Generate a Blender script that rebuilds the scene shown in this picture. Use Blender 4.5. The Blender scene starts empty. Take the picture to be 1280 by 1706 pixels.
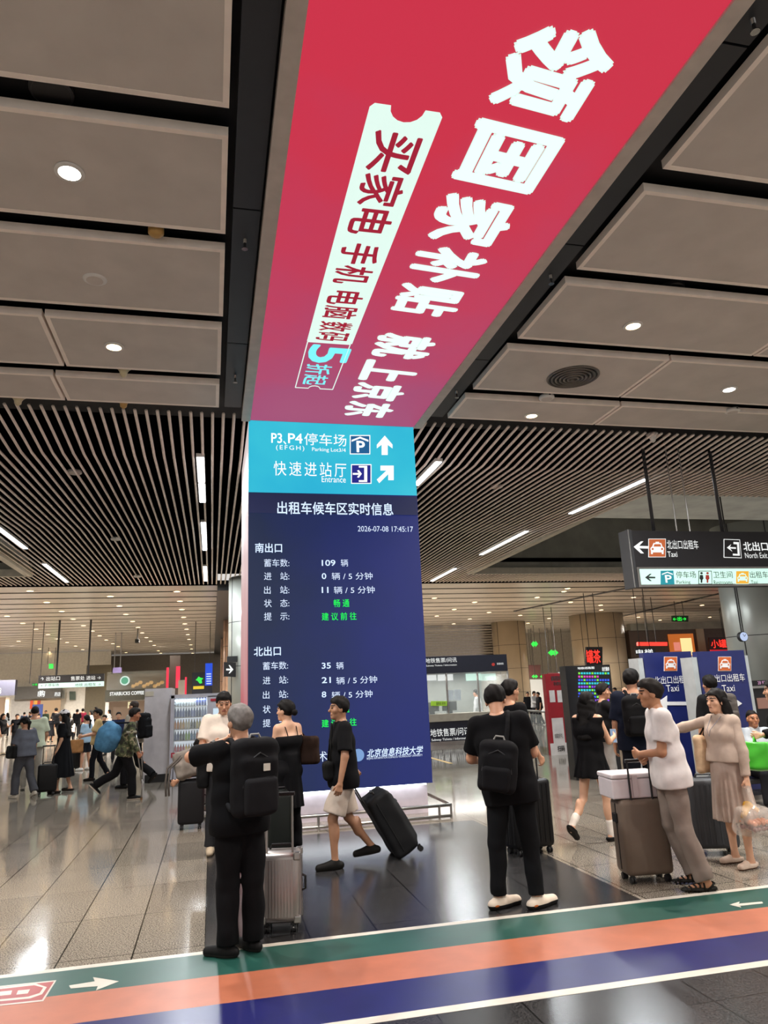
import bpy, bmesh, math, random
import numpy as np
from mathutils import Vector, Matrix
random.seed(7); rng = np.random.default_rng(7)
S = bpy.context.scene; COL = S.collection
PI = math.pi
# ---------------------------------------------------------------- camera, world, exposure
F, CX, CY, EYE = 1200., 640., 853., 1.75
def _ray(px, py): return np.array([px - CX, -(py - CY), -F])
_y = _ray(353, 1161); _y /= np.linalg.norm(_y)
_z = np.cross(_ray(5700, 930), _y); _z /= np.linalg.norm(_z)
R = np.array([np.cross(_y, _z), _y, _z])
EY = np.array([0, 0, EYE])
def fl(px, py, z=0.):
    d = R @ _ray(px, py); return EY + d * ((z - EYE) / d[2])
def aty(px, py, Y):
    d = R @ _ray(px, py); return EY + d * (Y / d[1])
cam = bpy.data.objects.new('camera', bpy.data.cameras.new('camera')); COL.objects.link(cam)
M4 = Matrix([list(R[i]) + [EY[i]] for i in range(3)] + [[0, 0, 0, 1]])
cam.matrix_world = M4
cam.data.sensor_width = 36; cam.data.sensor_fit = 'AUTO'; cam.data.lens = F / 1706 * 36
cam.data.clip_end = 400
S.camera = cam
S.view_settings.view_transform = 'Standard'; S.view_settings.look = 'None'
S.view_settings.exposure = 0.3; S.view_settings.gamma = 1; S.view_settings.use_curve_mapping = False
W = bpy.data.worlds.new('world'); S.world = W; W.use_nodes = True
W.node_tree.nodes['Background'].inputs[0].default_value = (1.0, .95, .9, 1)
W.node_tree.nodes['Background'].inputs[1].default_value = .62
try:
    S.cycles.max_bounces = 6; S.cycles.diffuse_bounces = 4; S.cycles.glossy_bounces = 3
    S.cycles.transparent_max_bounces = 8; S.cycles.caustics_reflective = False; S.cycles.caustics_refractive = False
    S.cycles.sample_clamp_indirect = 4; S.cycles.use_denoising = True
except Exception: pass
# ---------------------------------------------------------------- materials
def lin(c):
    if isinstance(c, str):
        c = c.lstrip('#'); c = [int(c[i:i + 2], 16) / 255 for i in (0, 2, 4)]
    return tuple((x / 12.92 if x <= .04045 else ((x + .055) / 1.055) ** 2.4) for x in c[:3]) + (1,)
MATS = {}
def mat(name, col='#808080', rough=.55, metal=0., emit=0., var=.06, vscale=6., alpha=1., spec=None, bump=0., trans=0.):
    if name in MATS: return MATS[name]
    m = bpy.data.materials.new(name); m.use_nodes = True; MATS[name] = m
    nt = m.node_tree; b = nt.nodes['Principled BSDF']; c = lin(col)
    b.inputs['Roughness'].default_value = rough; b.inputs['Metallic'].default_value = metal
    if spec is not None: b.inputs['Specular IOR Level'].default_value = spec
    if alpha < 1: b.inputs['Alpha'].default_value = alpha
    if trans: b.inputs['Transmission Weight'].default_value = trans
    if emit:
        b.inputs['Base Color'].default_value = (c[0] * .2, c[1] * .2, c[2] * .2, 1)
        b.inputs['Emission Color'].default_value = c; b.inputs['Emission Strength'].default_value = emit * .81
        return m
    tc = nt.nodes.new('ShaderNodeTexCoord'); n = nt.nodes.new('ShaderNodeTexNoise')
    n.inputs['Scale'].default_value = vscale; n.inputs['Detail'].default_value = 4
    r = nt.nodes.new('ShaderNodeValToRGB')
    r.color_ramp.elements[0].position = .3; r.color_ramp.elements[1].position = .7
    r.color_ramp.elements[0].color = tuple(x * (1 - var * 1.5) for x in c[:3]) + (1,)
    r.color_ramp.elements[1].color = tuple(min(1, x * (1 + var * 1.5)) for x in c[:3]) + (1,)
    nt.links.new(tc.outputs['Object'], n.inputs['Vector']); nt.links.new(n.outputs['Fac'], r.inputs['Fac'])
    nt.links.new(r.outputs['Color'], b.inputs['Base Color'])
    if bump:
        bp = nt.nodes.new('ShaderNodeBump'); bp.inputs['Strength'].default_value = bump; bp.inputs['Distance'].default_value = .01
        nt.links.new(n.outputs['Fac'], bp.inputs['Height']); nt.links.new(bp.outputs['Normal'], b.inputs['Normal'])
    return m
def screen_mat(name, c0, c1, strength, scale=1.5, axis=None):
    """LED screen: a picture of two blended colours with the fine banding of an LED wall"""
    m = bpy.data.materials.new(name); m.use_nodes = True; MATS[name] = m
    nt = m.node_tree; b = nt.nodes['Principled BSDF']; L = nt.links
    tc = nt.nodes.new('ShaderNodeTexCoord'); n = nt.nodes.new('ShaderNodeTexNoise'); n.inputs['Scale'].default_value = scale
    n.inputs['Detail'].default_value = 3
    L.new(tc.outputs['Object'], n.inputs['Vector'])
    fac = n.outputs['Fac']
    if axis is not None:
        sx = nt.nodes.new('ShaderNodeSeparateXYZ'); L.new(tc.outputs['Object'], sx.inputs[0])
        mr = nt.nodes.new('ShaderNodeMapRange'); L.new(sx.outputs[axis[0]], mr.inputs[0])
        mr.inputs[1].default_value = axis[1]; mr.inputs[2].default_value = axis[2]
        mx = nt.nodes.new('ShaderNodeMix'); mx.inputs[0].default_value = .35
        L.new(mr.outputs[0], mx.inputs[2]); L.new(n.outputs['Fac'], mx.inputs[3]); fac = mx.outputs[0]
    r = nt.nodes.new('ShaderNodeValToRGB'); L.new(fac, r.inputs['Fac'])
    r.color_ramp.elements[0].position = .25; r.color_ramp.elements[1].position = .75
    r.color_ramp.elements[0].color = lin(c0); r.color_ramp.elements[1].color = lin(c1)
    L.new(r.outputs['Color'], b.inputs['Emission Color']); b.inputs['Emission Strength'].default_value = strength * .81
    b.inputs['Base Color'].default_value = (.01, .01, .01, 1); b.inputs['Roughness'].default_value = .55; b.inputs['Specular IOR Level'].default_value = .25
    return m
# ---------------------------------------------------------------- mesh helpers
def mesh_obj(name, verts, faces, m, parent=None, smooth=False, mi=None):
    me = bpy.data.meshes.new(name); me.from_pydata([tuple(v) for v in verts], [], [tuple(f) for f in faces])
    ms = m if isinstance(m, (list, tuple)) else [m]
    for x in ms: me.materials.append(x)
    if mi is not None: me.polygons.foreach_set('material_index', np.asarray(mi, dtype=np.int32))
    if smooth: me.polygons.foreach_set('use_smooth', np.ones(len(me.polygons), dtype=bool))
    me.update()
    o = bpy.data.objects.new(name, me); COL.objects.link(o)
    if parent is not None: o.parent = parent
    return o
def empty(name, loc=(0, 0, 0), rz=0.):
    o = bpy.data.objects.new(name, None); COL.objects.link(o); o.location = loc; o.rotation_euler = (0, 0, rz)
    o.empty_display_size = .1; return o
def tag(o, label, cat, group=None):
    o['label'] = label; o['category'] = cat
    if group: o['group'] = group
    return o
def struct(o, label=None):
    o['kind'] = 'structure'
    if label: o['label'] = label
    return o
class MB:
    """collects shapes into one mesh"""
    def __init__(s): s.v = []; s.f = []
    def add(s, v, f):
        k = len(s.v); s.v += [tuple(x) for x in v]; s.f += [tuple(i + k for i in q) for q in f]; return s
    def box(s, a, b, bev=0.):
        if bev:
            bm = bmesh.new(); bmesh.ops.create_cube(bm, size=1)
            for v in bm.verts: v.co = Vector([a[i] + (v.co[i] + .5) * (b[i] - a[i]) for i in range(3)])
            bmesh.ops.bevel(bm, geom=list(bm.edges), offset=bev, segments=3, profile=.5, affect='EDGES')
            bm.verts.index_update(); s.add([v.co[:] for v in bm.verts], [[v.index for v in f.verts] for f in bm.faces]); bm.free(); return s
        x0, y0, z0 = a; x1, y1, z1 = b
        return s.add([(x0, y0, z0), (x1, y0, z0), (x1, y1, z0), (x0, y1, z0), (x0, y0, z1), (x1, y0, z1), (x1, y1, z1), (x0, y1, z1)],
                     [(0, 3, 2, 1), (4, 5, 6, 7), (0, 1, 5, 4), (1, 2, 6, 5), (2, 3, 7, 6), (3, 0, 4, 7)])
    def tube(s, pts, r, n=8, cap=True):
        pts = [np.array(p, float) for p in pts]; rs = r if isinstance(r, (list, tuple)) else [r] * len(pts)
        v = []; f = []; up = None
        for i, p in enumerate(pts):
            t = pts[min(i + 1, len(pts) - 1)] - pts[max(i - 1, 0)]; t /= (np.linalg.norm(t) + 1e-9)
            if up is None:
                up = np.array([0, 0, 1.]) if abs(t[2]) < .9 else np.array([1., 0, 0])
            a = np.cross(t, up); a /= (np.linalg.norm(a) + 1e-9); b = np.cross(a, t); up = b
            for k in range(n):
                w = 2 * PI * k / n; v.append(p + rs[i] * (math.cos(w) * a + math.sin(w) * b))
        for i in range(len(pts) - 1):
            for k in range(n): f.append((i * n + k, i * n + (k + 1) % n, (i + 1) * n + (k + 1) % n, (i + 1) * n + k))
        if cap: f.append(tuple(range(n))[::-1]); f.append(tuple((len(pts) - 1) * n + k for k in range(n)))
        return s.add(v, f)
    def cyl(s, c, r, h, n=24, r2=None):
        r2 = r if r2 is None else r2; v = []
        for k in range(n):
            w = 2 * PI * k / n; v.append((c[0] + r * math.cos(w), c[1] + r * math.sin(w), c[2]))
        for k in range(n):
            w = 2 * PI * k / n; v.append((c[0] + r2 * math.cos(w), c[1] + r2 * math.sin(w), c[2] + h))
        f = [(k, (k + 1) % n, n + (k + 1) % n, n + k) for k in range(n)] + [tuple(range(n))[::-1], tuple(range(n, 2 * n))]
        return s.add(v, f)
    def lathe(s, c, prof, n=24):
        v = []; f = []
        for (r, z) in prof:
            for k in range(n):
                w = 2 * PI * k / n; v.append((c[0] + r * math.cos(w), c[1] + r * math.sin(w), c[2] + z))
        for i in range(len(prof) - 1):
            for k in range(n): f.append((i * n + k, i * n + (k + 1) % n, (i + 1) * n + (k + 1) % n, (i + 1) * n + k))
        f.append(tuple(range(n))[::-1]); f.append(tuple((len(prof) - 1) * n + k for k in range(n)))
        return s.add(v, f)
    def poly(s, pts): return s.add(pts, [tuple(range(len(pts)))])
    def plate(s, O, U, V, poly, d=.006):
        """outline (u,v) list on the plane O + u U + v V, raised by d"""
        O, U, V = (np.array(x, float) for x in (O, U, V)); N = np.cross(U, V); N /= np.linalg.norm(N); n = len(poly)
        a = [O + u * U + v * V for u, v in poly]; b = [p + N * d for p in a]
        return s.add(a + b, [tuple(range(n))[::-1], tuple(range(n, 2 * n))] + [(k, (k + 1) % n, n + (k + 1) % n, n + k) for k in range(n)])
    def build(s, name, m, parent=None, smooth=False): return mesh_obj(name, s.v, s.f, m, parent, smooth)
def box(name, a, b, m, parent=None, bev=0.): return MB().box(a, b, bev).build(name, m, parent)
_glyph = {}
def glyphs(txt, bold=0., shear=0., space=1.):
    k = (txt, bold, shear, space)
    if k not in _glyph:
        cu = bpy.data.curves.new('lettering', 'FONT'); cu.body = txt; cu.shear = shear; cu.space_character = space
        cu.resolution_u = 3
        o = bpy.data.objects.new('lettering', cu); COL.objects.link(o)
        me = bpy.data.meshes.new_from_object(o.evaluated_get(bpy.context.evaluated_depsgraph_get()))
        v = np.array([x.co[:2] for x in me.vertices]) if len(me.vertices) else np.zeros((1, 2))
        f = [tuple(p.vertices) for p in me.polygons]
        bpy.data.objects.remove(o); bpy.data.curves.remove(cu); bpy.data.meshes.remove(me)
        if bold:                                 # heavier strokes: the outline stamped around a small ring
            ring = [(0, 0)] + [(bold * math.cos(w), bold * math.sin(w)) for w in np.arange(8) * PI / 4]; n = len(v)
            f = [tuple(i + j * n for i in q) for j in range(9) for q in f]; v = np.concatenate([v + np.array(r) for r in ring])
        lo, hi = v.min(0), v.max(0); _glyph[k] = ((v - lo) / np.maximum(hi - lo, 1e-6), f)
    return _glyph[k]
def text(txt, O, U, V, u0, v0, u1, v1, m, parent=None, bold=0., shear=0., space=1., d=.008, name='lettering'):
    """letters filling the box (u0..u1, v0..v1) of the plane O + u U + v V, standing d proud of it"""
    v, f = glyphs(txt, bold, shear, space)
    O, U, V = (np.array(x, float) for x in (O, U, V)); N = np.cross(U, V)
    P = O + np.outer(u0 + v[:, 0] * (u1 - u0), U) + np.outer(v0 + v[:, 1] * (v1 - v0), V) + N * d
    return mesh_obj(name, P, f, m, parent)
def ftext(txt, px0, py0, px1, py1, Y, m, parent=None, d=.012, **k):
    """front-facing lettering on the plane y = Y, spanning two corners"""
    a = aty(px0, (py0 + py1) / 2, Y); b = aty(px1, (py0 + py1) / 2, Y)
    c = aty((px0 + px1) / 2, py1, Y); e = aty((px0 + px1) / 2, py0, Y)
    return text(txt, (0, Y, 0), (1, 0, 0), (0, 0, 1), a[0], c[2], b[0], e[2], m, parent, d=d, **k)
# ---------------------------------------------------------------- lamps
def lamp(kind, loc, energy, col, rot=(0, 0, 0), **k):
    l = bpy.data.lights.new('lamp_light', kind); l.energy = energy; l.color = col
    for a, v in k.items(): setattr(l, a, v)
    o = bpy.data.objects.new('lamp_light', l); COL.objects.link(o); o.location = loc; o.rotation_euler = rot; return o
WARM = (1., .9, .8); COOL = (.92, .97, 1.); NEUT = (1., .95, .89)
# ================================================================ THE SETTING
ZC = 5.845                                   # ceiling screen and panel underside
m_black = mat('black_ceiling', '#141517', .6, spec=.2)
m_panel = mat('grey_mesh_panel', '#c9c1b9', .6, var=.05, vscale=2)
m_pframe = mat('panel_frame', '#f8ece1', .5, var=.03)
m_steel = mat('brushed_steel', '#a9a6a2', .28, 1., var=.05)
m_white = mat('white_paint', '#d8d5d0', .5, var=.03)
m_dark = mat('charcoal_metal', '#2a2a2c', .45)
# floor: granite tiles, one material per paving field
def floor_mat(name, base, speck, px, py, ox, oy, rough, joint):
    m = bpy.data.materials.new(name); m.use_nodes = True; nt = m.node_tree; L = nt.links; b = nt.nodes['Principled BSDF']
    tc = nt.nodes.new('ShaderNodeTexCoord')
    def N(t, **k):
        n = nt.nodes.new(t)
        for a, v in k.items(): setattr(n, a, v)
        return n
    n1 = N('ShaderNodeTexNoise'); n1.inputs['Scale'].default_value = 95; n1.inputs['Detail'].default_value = 2
    n2 = N('ShaderNodeTexNoise'); n2.inputs['Scale'].default_value = 1.1; n2.inputs['Detail'].default_value = 4
    L.new(tc.outputs['Object'], n1.inputs['Vector']); L.new(tc.outputs['Object'], n2.inputs['Vector'])
    r = N('ShaderNodeValToRGB'); r.color_ramp.elements[0].position = .38; r.color_ramp.elements[1].position = .62
    r.color_ramp.elements[0].color = lin(speck); r.color_ramp.elements[1].color = lin(base); L.new(n1.outputs['Fac'], r.inputs['Fac'])
    # joints and a per-tile tint
    sep = N('ShaderNodeSeparateXYZ'); L.new(tc.outputs['Object'], sep.inputs[0])
    def M(op, a, bb):
        q = N('ShaderNodeMath', operation=op)
        for i, x in enumerate((a, bb)):
            if isinstance(x, (int, float)): q.inputs[i].default_value = x
            else: L.new(x, q.inputs[i])
        return q.outputs[0]
    gx = M('DIVIDE', M('SUBTRACT', sep.outputs[0], ox), px); gy = M('DIVIDE', M('SUBTRACT', sep.outputs[1], oy), py)
    jx = M('LESS_THAN', M('ABSOLUTE', M('SUBTRACT', M('FRACT', gx, 0), .5), 0), .5 - .0055 / px)
    jy = M('LESS_THAN', M('ABSOLUTE', M('SUBTRACT', M('FRACT', gy, 0), .5), 0), .5 - .0042 / py)
    j = M('MULTIPLY', jx, jy)
    wn = N('ShaderNodeTexWhiteNoise', noise_dimensions='2D'); cb = N('ShaderNodeCombineXYZ')
    L.new(M('FLOOR', gx, 0), cb.inputs[0]); L.new(M('FLOOR', gy, 0), cb.inputs[1]); L.new(cb.outputs[0], wn.inputs['Vector'])
    t = M('MULTIPLY', M('ADD', M('MULTIPLY', wn.outputs['Value'], .22), .80), M('ADD', M('MULTIPLY', n2.outputs['Fac'], .3), .85))
    hs = N('ShaderNodeHueSaturation'); L.new(r.outputs['Color'], hs.inputs['Color']); L.new(t, hs.inputs['Value'])
    mx = N('ShaderNodeMix', data_type='RGBA'); L.new(j, mx.inputs[0]); mx.inputs[6].default_value = lin(joint); L.new(hs.outputs['Color'], mx.inputs[7])
    L.new(mx.outputs[2], b.inputs['Base Color'])
    rr = M('ADD', M('MULTIPLY', n2.outputs['Fac'], .12), rough - .06); L.new(rr, b.inputs['Roughness'])
    b.inputs['Specular IOR Level'].default_value = .5; b.inputs['IOR'].default_value = 1.5
    return m
m_floor = floor_mat('light_granite', '#a0978a', '#5d564c', .5, 1., -.02, 0., .10, '#15140f')
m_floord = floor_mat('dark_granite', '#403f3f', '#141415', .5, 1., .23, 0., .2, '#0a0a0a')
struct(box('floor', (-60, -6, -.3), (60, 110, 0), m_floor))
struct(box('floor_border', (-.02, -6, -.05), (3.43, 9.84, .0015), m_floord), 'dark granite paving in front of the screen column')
# painted wayfinding stripe across the floor
a, b = fl(0, 1632), fl(1280, 1490)
sd = np.array([1, (5.58 - 5.80) / (4.43 + 1.33) * .35, 0]); sd /= np.linalg.norm(sd)
SO = np.array([1.274, 5.80, .0016]); sn = np.array([-sd[1], sd[0], 0])
def stripe(off0, off1, m, name):
    p = [SO + sd * u + sn * v for u, v in ((-9, off0), (14, off0), (14, off1), (-9, off1))]
    q = MB().add(p + [x + np.array([0, 0, .0012]) for x in p], [(3, 2, 1, 0), (4, 5, 6, 7), (0, 1, 5, 4), (1, 2, 6, 5), (2, 3, 7, 6), (3, 0, 4, 7)])
    return q.build(name, m, stp)
stp = empty('floor_marking', (0, 0, 0)); tag(stp, 'green, orange and blue wayfinding stripe stuck across the floor', 'floor marking')
stripe(-.02, .045, mat('stripe_white', '#bdb6aa', .35), 'white_edge')
stripe(-.46, -.02, mat('stripe_green', '#1c463d', .36), 'green_band')
stripe(-.92, -.46, mat('stripe_orange', '#9e5b41', .4), 'orange_band')
stripe(-1.37, -.92, mat('stripe_blue', '#181a52', .3), 'blue_band')
stripe(-1.45, -1.37, MATS['stripe_white'], 'white_edge')
def gpoly(pts, name, m, z=.0032): return MB().add([np.array([*fl(x, y)[:2], z]) for x, y in pts] + [np.array([*fl(x, y)[:2], z + .001]) for x, y in pts],
        [tuple(range(len(pts))), tuple(range(len(pts), 2 * len(pts)))]).build(name, m, stp)
gpoly([(115, 1643), (158, 1636), (155, 1629), (198, 1636), (160, 1651), (163, 1644), (118, 1648)], 'arrow', MATS['stripe_white'])
gpoly([(1216, 1508), (1233, 1503), (1231, 1506.5), (1270, 1503), (1272, 1506), (1233, 1510), (1236, 1513)], 'arrow', MATS['stripe_white'])
gpoly([(-30, 1647), (94, 1634), (72, 1669), (-50, 1682)], 'train_badge', MATS['stripe_white'], .0030)
gpoly([(-30, 1649), (90, 1636.5), (70, 1667), (-50, 1680)], 'train_badge', mat('badge_red', '#8e2f2b', .35), .0036)
for pts in ([(-40, 1651), (60, 1640), (78, 1646), (70, 1658), (50, 1665), (-45, 1674)],):
    gpoly(pts, 'train_badge', MATS['stripe_white'], .0042)
gpoly([(-40, 1654), (57, 1643), (72, 1647), (66, 1656), (47, 1662), (-45, 1671)], 'train_badge', MATS['badge_red'], .0048)
gpoly([(-40, 1658), (20, 1652), (18, 1659), (-42, 1665)], 'train_badge', MATS['stripe_white'], .0054)
gpoly([(30, 1652), (50, 1650), (46, 1657), (27, 1659)], 'train_badge', MATS['stripe_white'], .0054)
# ceilings ------------------------------------------------------------
struct(MB().box((-30, -6, 6.0), (40, 10.9, 6.2)).build('ceiling', m_black))
# hanging grey panels, rows along the depth
rows = [(-1.3, 0.0), (.2, 1.48), (1.70, 2.94), (3.16, 4.43), (4.70, 5.92), (6.17, 7.43), (7.70, 8.97), (9.27, 10.1)]
def cpanel(x0, x1, y0, y1, first):
    t = empty('ceiling_panel', ((x0 + x1) / 2, (y0 + y1) / 2, ZC)); t['kind'] = 'structure'
    w, h = (x1 - x0) / 2, (y1 - y0) / 2; f = .045
    box('panel_face', (-w + f, -h + f, .004), (w - f, h - f, .06), m_panel, t)
    fr = MB()
    for a, b in (((-w, -h, 0), (w, -h + f, .08)), ((-w, h - f, 0), (w, h, .08)), ((-w, -h + f, 0), (-w + f, h - f, .08)), ((w - f, -h + f, 0), (w, h - f, .08))): fr.box(a, b)
    fr.build('panel_frame', m_pframe, t)
for i, (y0, y1) in enumerate(rows):
    if i < 6: xs = [.06, -3.6, -7.3, -11]
    elif i == 6: xs = [.05, -1.86, -4.9, -8.5]
    else: xs = [.04, -2.05, -5.2, -8.5]
    for a, b in zip(xs, xs[1:]): cpanel(b + .03, a, y0, y1, 0)
    rx = [3.58, 9.5, 13.] if i < 5 else ([3.58, 7.4, 11.2, 15.] if i == 4 else ([3.58, 6.95, 10.5, 14.] if i == 5 else ([3.56, 5.9, 9.6, 13.5] if i == 6 else [3.55, 6.1, 9.5, 13.])))
    for a, b in zip(rx, rx[1:]): cpanel(a, b - .03, y0, y1, 0)
# dark flush strips beside the ceiling screen with their seams
sm = MB()
for x0, x1 in ((.12, .36), (3.26, 3.5)):
    for y0, y1 in ((-1, 3.3), (3.32, 5.60), (5.62, 8.15), (8.17, 10.2)): sm.box((x0, y0, 5.9), (x1, y1, 6.0))
struct(sm.build('trim_1', mat('dark_strip', '#26292e', .5)), 'dark strip beside the ceiling screen')
# slatted ceiling of round tubes, dipping and then level
def slat_z(y):
    return float(np.interp(y, [10.4, 12.2, 17.5, 18.8, 30], [5.92, 5.76, 5.90, 5.95, 5.95]))
m_tube = mat('tube', '#efe2d7', .45, var=.04)
sl = MB(); sy = [10.5, 12.2, 14, 16, 17.6, 18.8, 28.2]
for k in range(-62, 140):
    x = .16 * k - .05
    segs = [(10.5, 28.2)]
    if x > 9.55 or x < -5.9: segs = [(10.5, 14.0), (25.7, 28.2)]
    for a, b in segs:
        ys = [a] + [q for q in sy if a < q < b] + [b]
        sl.tube([(x, y, slat_z(y)) for y in ys], .024, 6)
struct(sl.build('ceiling', m_tube, None, True), 'pale round tubes hung side by side under a black void')
bk = MB()
for x0, x1, y0, y1 in ((-5.9, 9.5, 10.3, 28.3), (9.5, 26, 10.3, 14), (9.5, 26, 25.7, 28.3), (-14, -5.9, 10.3, 14), (-14, -5.9, 25.7, 28.3)):
    bk.box((x0, y0, 6.35), (x1, y1, 6.5))
struct(bk.build('ceiling', mat('void_black', '#08080a', .8, spec=0.)))
# recessed openings with pale edge trim, grey concrete shaft above
m_conc = mat('concrete', '#94948a', .6, var=.12, vscale=1.5); m_trimw = mat('trim_cream', '#c9c2b2', .5)
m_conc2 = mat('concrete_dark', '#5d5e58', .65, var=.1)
for (x0, x1) in ((9.5, 30), (-18, -5.95)):
    tr = MB(); t = .14
    for a, b in (((x0, 13.9, 5.86), (x1, 14.05, 6.1)), ((x0, 25.6, 5.86), (x1, 25.75, 6.1))): tr.box(a, b)
    xe = x0 if x0 > 0 else x1
    tr.box((xe - .1, 13.9, 5.86), (xe + .1, 25.75, 6.1))
    struct(tr.build('trim_2' if x0 > 0 else 'trim_3', m_trimw), 'pale edge of the ceiling opening')
    sh = MB().box((x0 - .1, 25.76, 6.1), (x1, 26., 9.5)).box((x0, 13.8, 9.4), (x1, 26, 9.6)).box((xe - .25, 13.9, 6.1), (xe - .05, 25.8, 9.5)).box((x0, 13.7, 6.1), (x1, 13.89, 9.5))
    sh.box((x0, 18.5, 7.1), (x1, 21.5, 9.4))
    struct(sh.build('wall_shaft', m_conc), 'grey concrete shaft above the ceiling opening')
    lamp('AREA', ((9.6 if x0 > 0 else -18) + 6, 19.5, 7.0), 60, NEUT, (PI, 0, 0), shape='RECTANGLE', size=9, size_y=8)  # upward fill light added to brighten the shaft, without a fixture
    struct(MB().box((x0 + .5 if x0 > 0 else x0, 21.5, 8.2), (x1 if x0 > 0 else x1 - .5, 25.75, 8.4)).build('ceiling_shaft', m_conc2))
# white linear ceiling beyond
m_strip = mat('white_strip', '#ddd6cc', .25, .1, var=.04, vscale=1.2)
lc = MB(); lb = MB()
for x0, x1, y1 in ((-45, .15, 76), (1.4, 60, 60)):
    y = 28.3
    while y < y1: lc.box((x0, y, 5.9), (x1, y + 1.42, 5.912)); y += 1.7
    lb.box((x0, 28.3, 6.05), (x1, y1, 6.15)); lb.box((x0, 28.24, 5.9), (x1, 28.29, 6.6))
struct(lc.build('ceiling', m_strip), 'white strips of the far linear ceiling'); struct(lb.build('ceiling', MATS['void_black']))
struct(box('trim_4', (.15, 28.3, 5.7), (1.4, 76, 6.1), m_dark), 'dark beam between the white ceilings')
ln = MB()
for (p, q) in (((930, 1003), (1130, 962)), ((1035, 1027), (1236, 980))):
    a, b = fl(*p, 5.88), fl(*q, 5.88); a0 = a + (a - b) * .5; ln.tube([a0, b + (b - a) * .6], .05, 4)
struct(ln.build('trim_5', m_dark), 'black channels crossing the white ceiling')
sl2 = MB()
for k in range(60): x = -27 + .45 * k; sl2.box((x, 76, 5.9), (x + .16, 118, 6.0))
struct(sl2.build('ceiling', m_tube)); struct(box('ceiling', (-45, 76, 6.2), (10, 120, 6.3), m_black))
# ================================================================ THE SCREEN COLUMN AND THE CEILING SCREEN
XL, XR, YF = .492, 3.11, 10.56
col = empty('screen_column', (0, 0, 0)); tag(col, 'square column wrapped in tall LED screens showing blue taxi information', 'column')
box('core', (XL + .02, YF + .05, .42), (XR - .02, YF + 2.6, 5.9), m_dark, col)
m_navy = screen_mat('navy_screen', '#152748', '#1a286c', 1.0, 1.2, (0, .4, 3.1))
m_cyan = screen_mat('cyan_screen', '#25b4d8', '#37c6dc', 1.0, 1.0)
scr = box('front_screen', (XL, YF, .42), (XR, YF + .06, 4.70), m_navy, col)
box('wayfinding_screen', (XL, YF - .004, 4.70), (XR, YF + .06, 5.845), m_cyan, col)['label'] = 'turquoise wayfinding panel at the top'
box('title_bar', (XL + .01, YF - .008, 4.38), (XR - .01, YF, 4.68), screen_mat('bar_screen', '#1b2444', '#222a52', 1.0, 1.), col)
m_side = screen_mat('side_screen', '#c9656c', '#ead9d6', .8, .8, (2, 1, 5.5))
box('side_screen', (XL - .004, YF + .05, .42), (XL + .05, YF + 2.6, 5.845), m_side, col)['label'] = 'pink and white advert on the side'
box('side_screen', (XR - .05, YF + .05, .42), (XR + .004, YF + 2.6, 5.845), m_side, col)
m_tx = mat('lit_text', '#d6e6ff', emit=1.0); m_gr = mat('lit_green', '#2bef5a', emit=1.0); m_w = mat('lit_white', '#ffffff', emit=1.05)
cells = [('P3', 452, 722, 470, 738.5, .012), ('、', 472, 735, 477, 741, .012), ('P4', 480, 722.5, 504, 739, .012), ('停车场', 507, 723, 577, 743, 0), ('快速进站厅', 456, 770, 577, 794, 0)]
for t, x0, y0, x1, y1, b in cells:
    ftext(t, x0, y0, x1, y1, YF - .004, m_w, col, bold=b, space=1.3 if len(t) == 5 else 1.0)
ftext('(EFGH)', 460, 742.5, 507, 752, YF - .004, m_w, col, space=1.3)
ftext('Parking Lot3/4', 520, 746.5, 576, 754.5, YF - .004, m_w, col)
ftext('Entrance', 536, 794, 576, 804, YF - .004, m_w, col)
ftext('出租车候车区实时信息', 462, 837, 655, 858, YF - .008, m_tx, col, bold=.012)
ftext('2026-07-08 17:45:17', 596, 877, 688, 886, YF, m_tx, col)
for hd, y0, rowsx in (('南出口', 905, (('蓄车数:', '109', '辆', 938), ('进　站:', '0', '辆 / 5 分钟', 960), ('出　站:', '11', '辆 / 5 分钟', 983), ('状　态:', None, '畅 通', 1005), ('提　示:', None, '建 议 前 往', 1027))),
                      ('北出口', 1077, (('蓄车数:', '35', '辆', 1109), ('进　站:', '21', '辆 / 5 分钟', 1133), ('出　站:', '8', '辆 / 5 分钟', 1157), ('状　态:', None, '畅 通', 1181), ('提　示:', None, '建 议 前 往', 1204)))):
    s = 0 if y0 < 1000 else -2
    ftext(hd, 425 + s, y0, 470 + s, y0 + 16, YF, m_tx, col, bold=.014)
    for k, n, u, y in rowsx:
        ftext(k, 440 + s, y - 6.5, 482 + s, y + 6.5, YF, m_tx, col)
        if n:
            w = 7.6 * len(n) - (4 if n == '11' else 0); ftext(n, 536, y - 5, 536 + w, y + 5, YF, m_tx, col, bold=.014)
            wu = 12 if len(u) == 1 else 68; g = 536 + w + 9; ftext(u, g, y - 6, g + wu, y + 6, YF, m_tx, col)
        else:
            a, b = (556, 582) if '畅' in u else (536, 594)
            ftext(u, a, y - 6.5, b, y + 6.5, YF, m_gr, col, bold=.008)
ftext('技术支持:', 511, 1251, 585, 1268, YF, m_tx, col)
ftext('北京信息科技大学', 611, 1245, 705, 1259, YF, m_tx, col, bold=.016, shear=.25)
ftext('BEIJING INFORMATION SCIENCE & TECHNOLOGY UNIVERSITY', 611, 1259, 704, 1263.5, YF, m_tx, col)
p = aty(597, 1258, YF)
MB().tube([(p[0], YF - .012, p[2]), (p[0], YF - .006, p[2])], .085, 24).build('emblem', mat('emblem_blue', '#7ea6dc', emit=.75), col)
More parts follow.
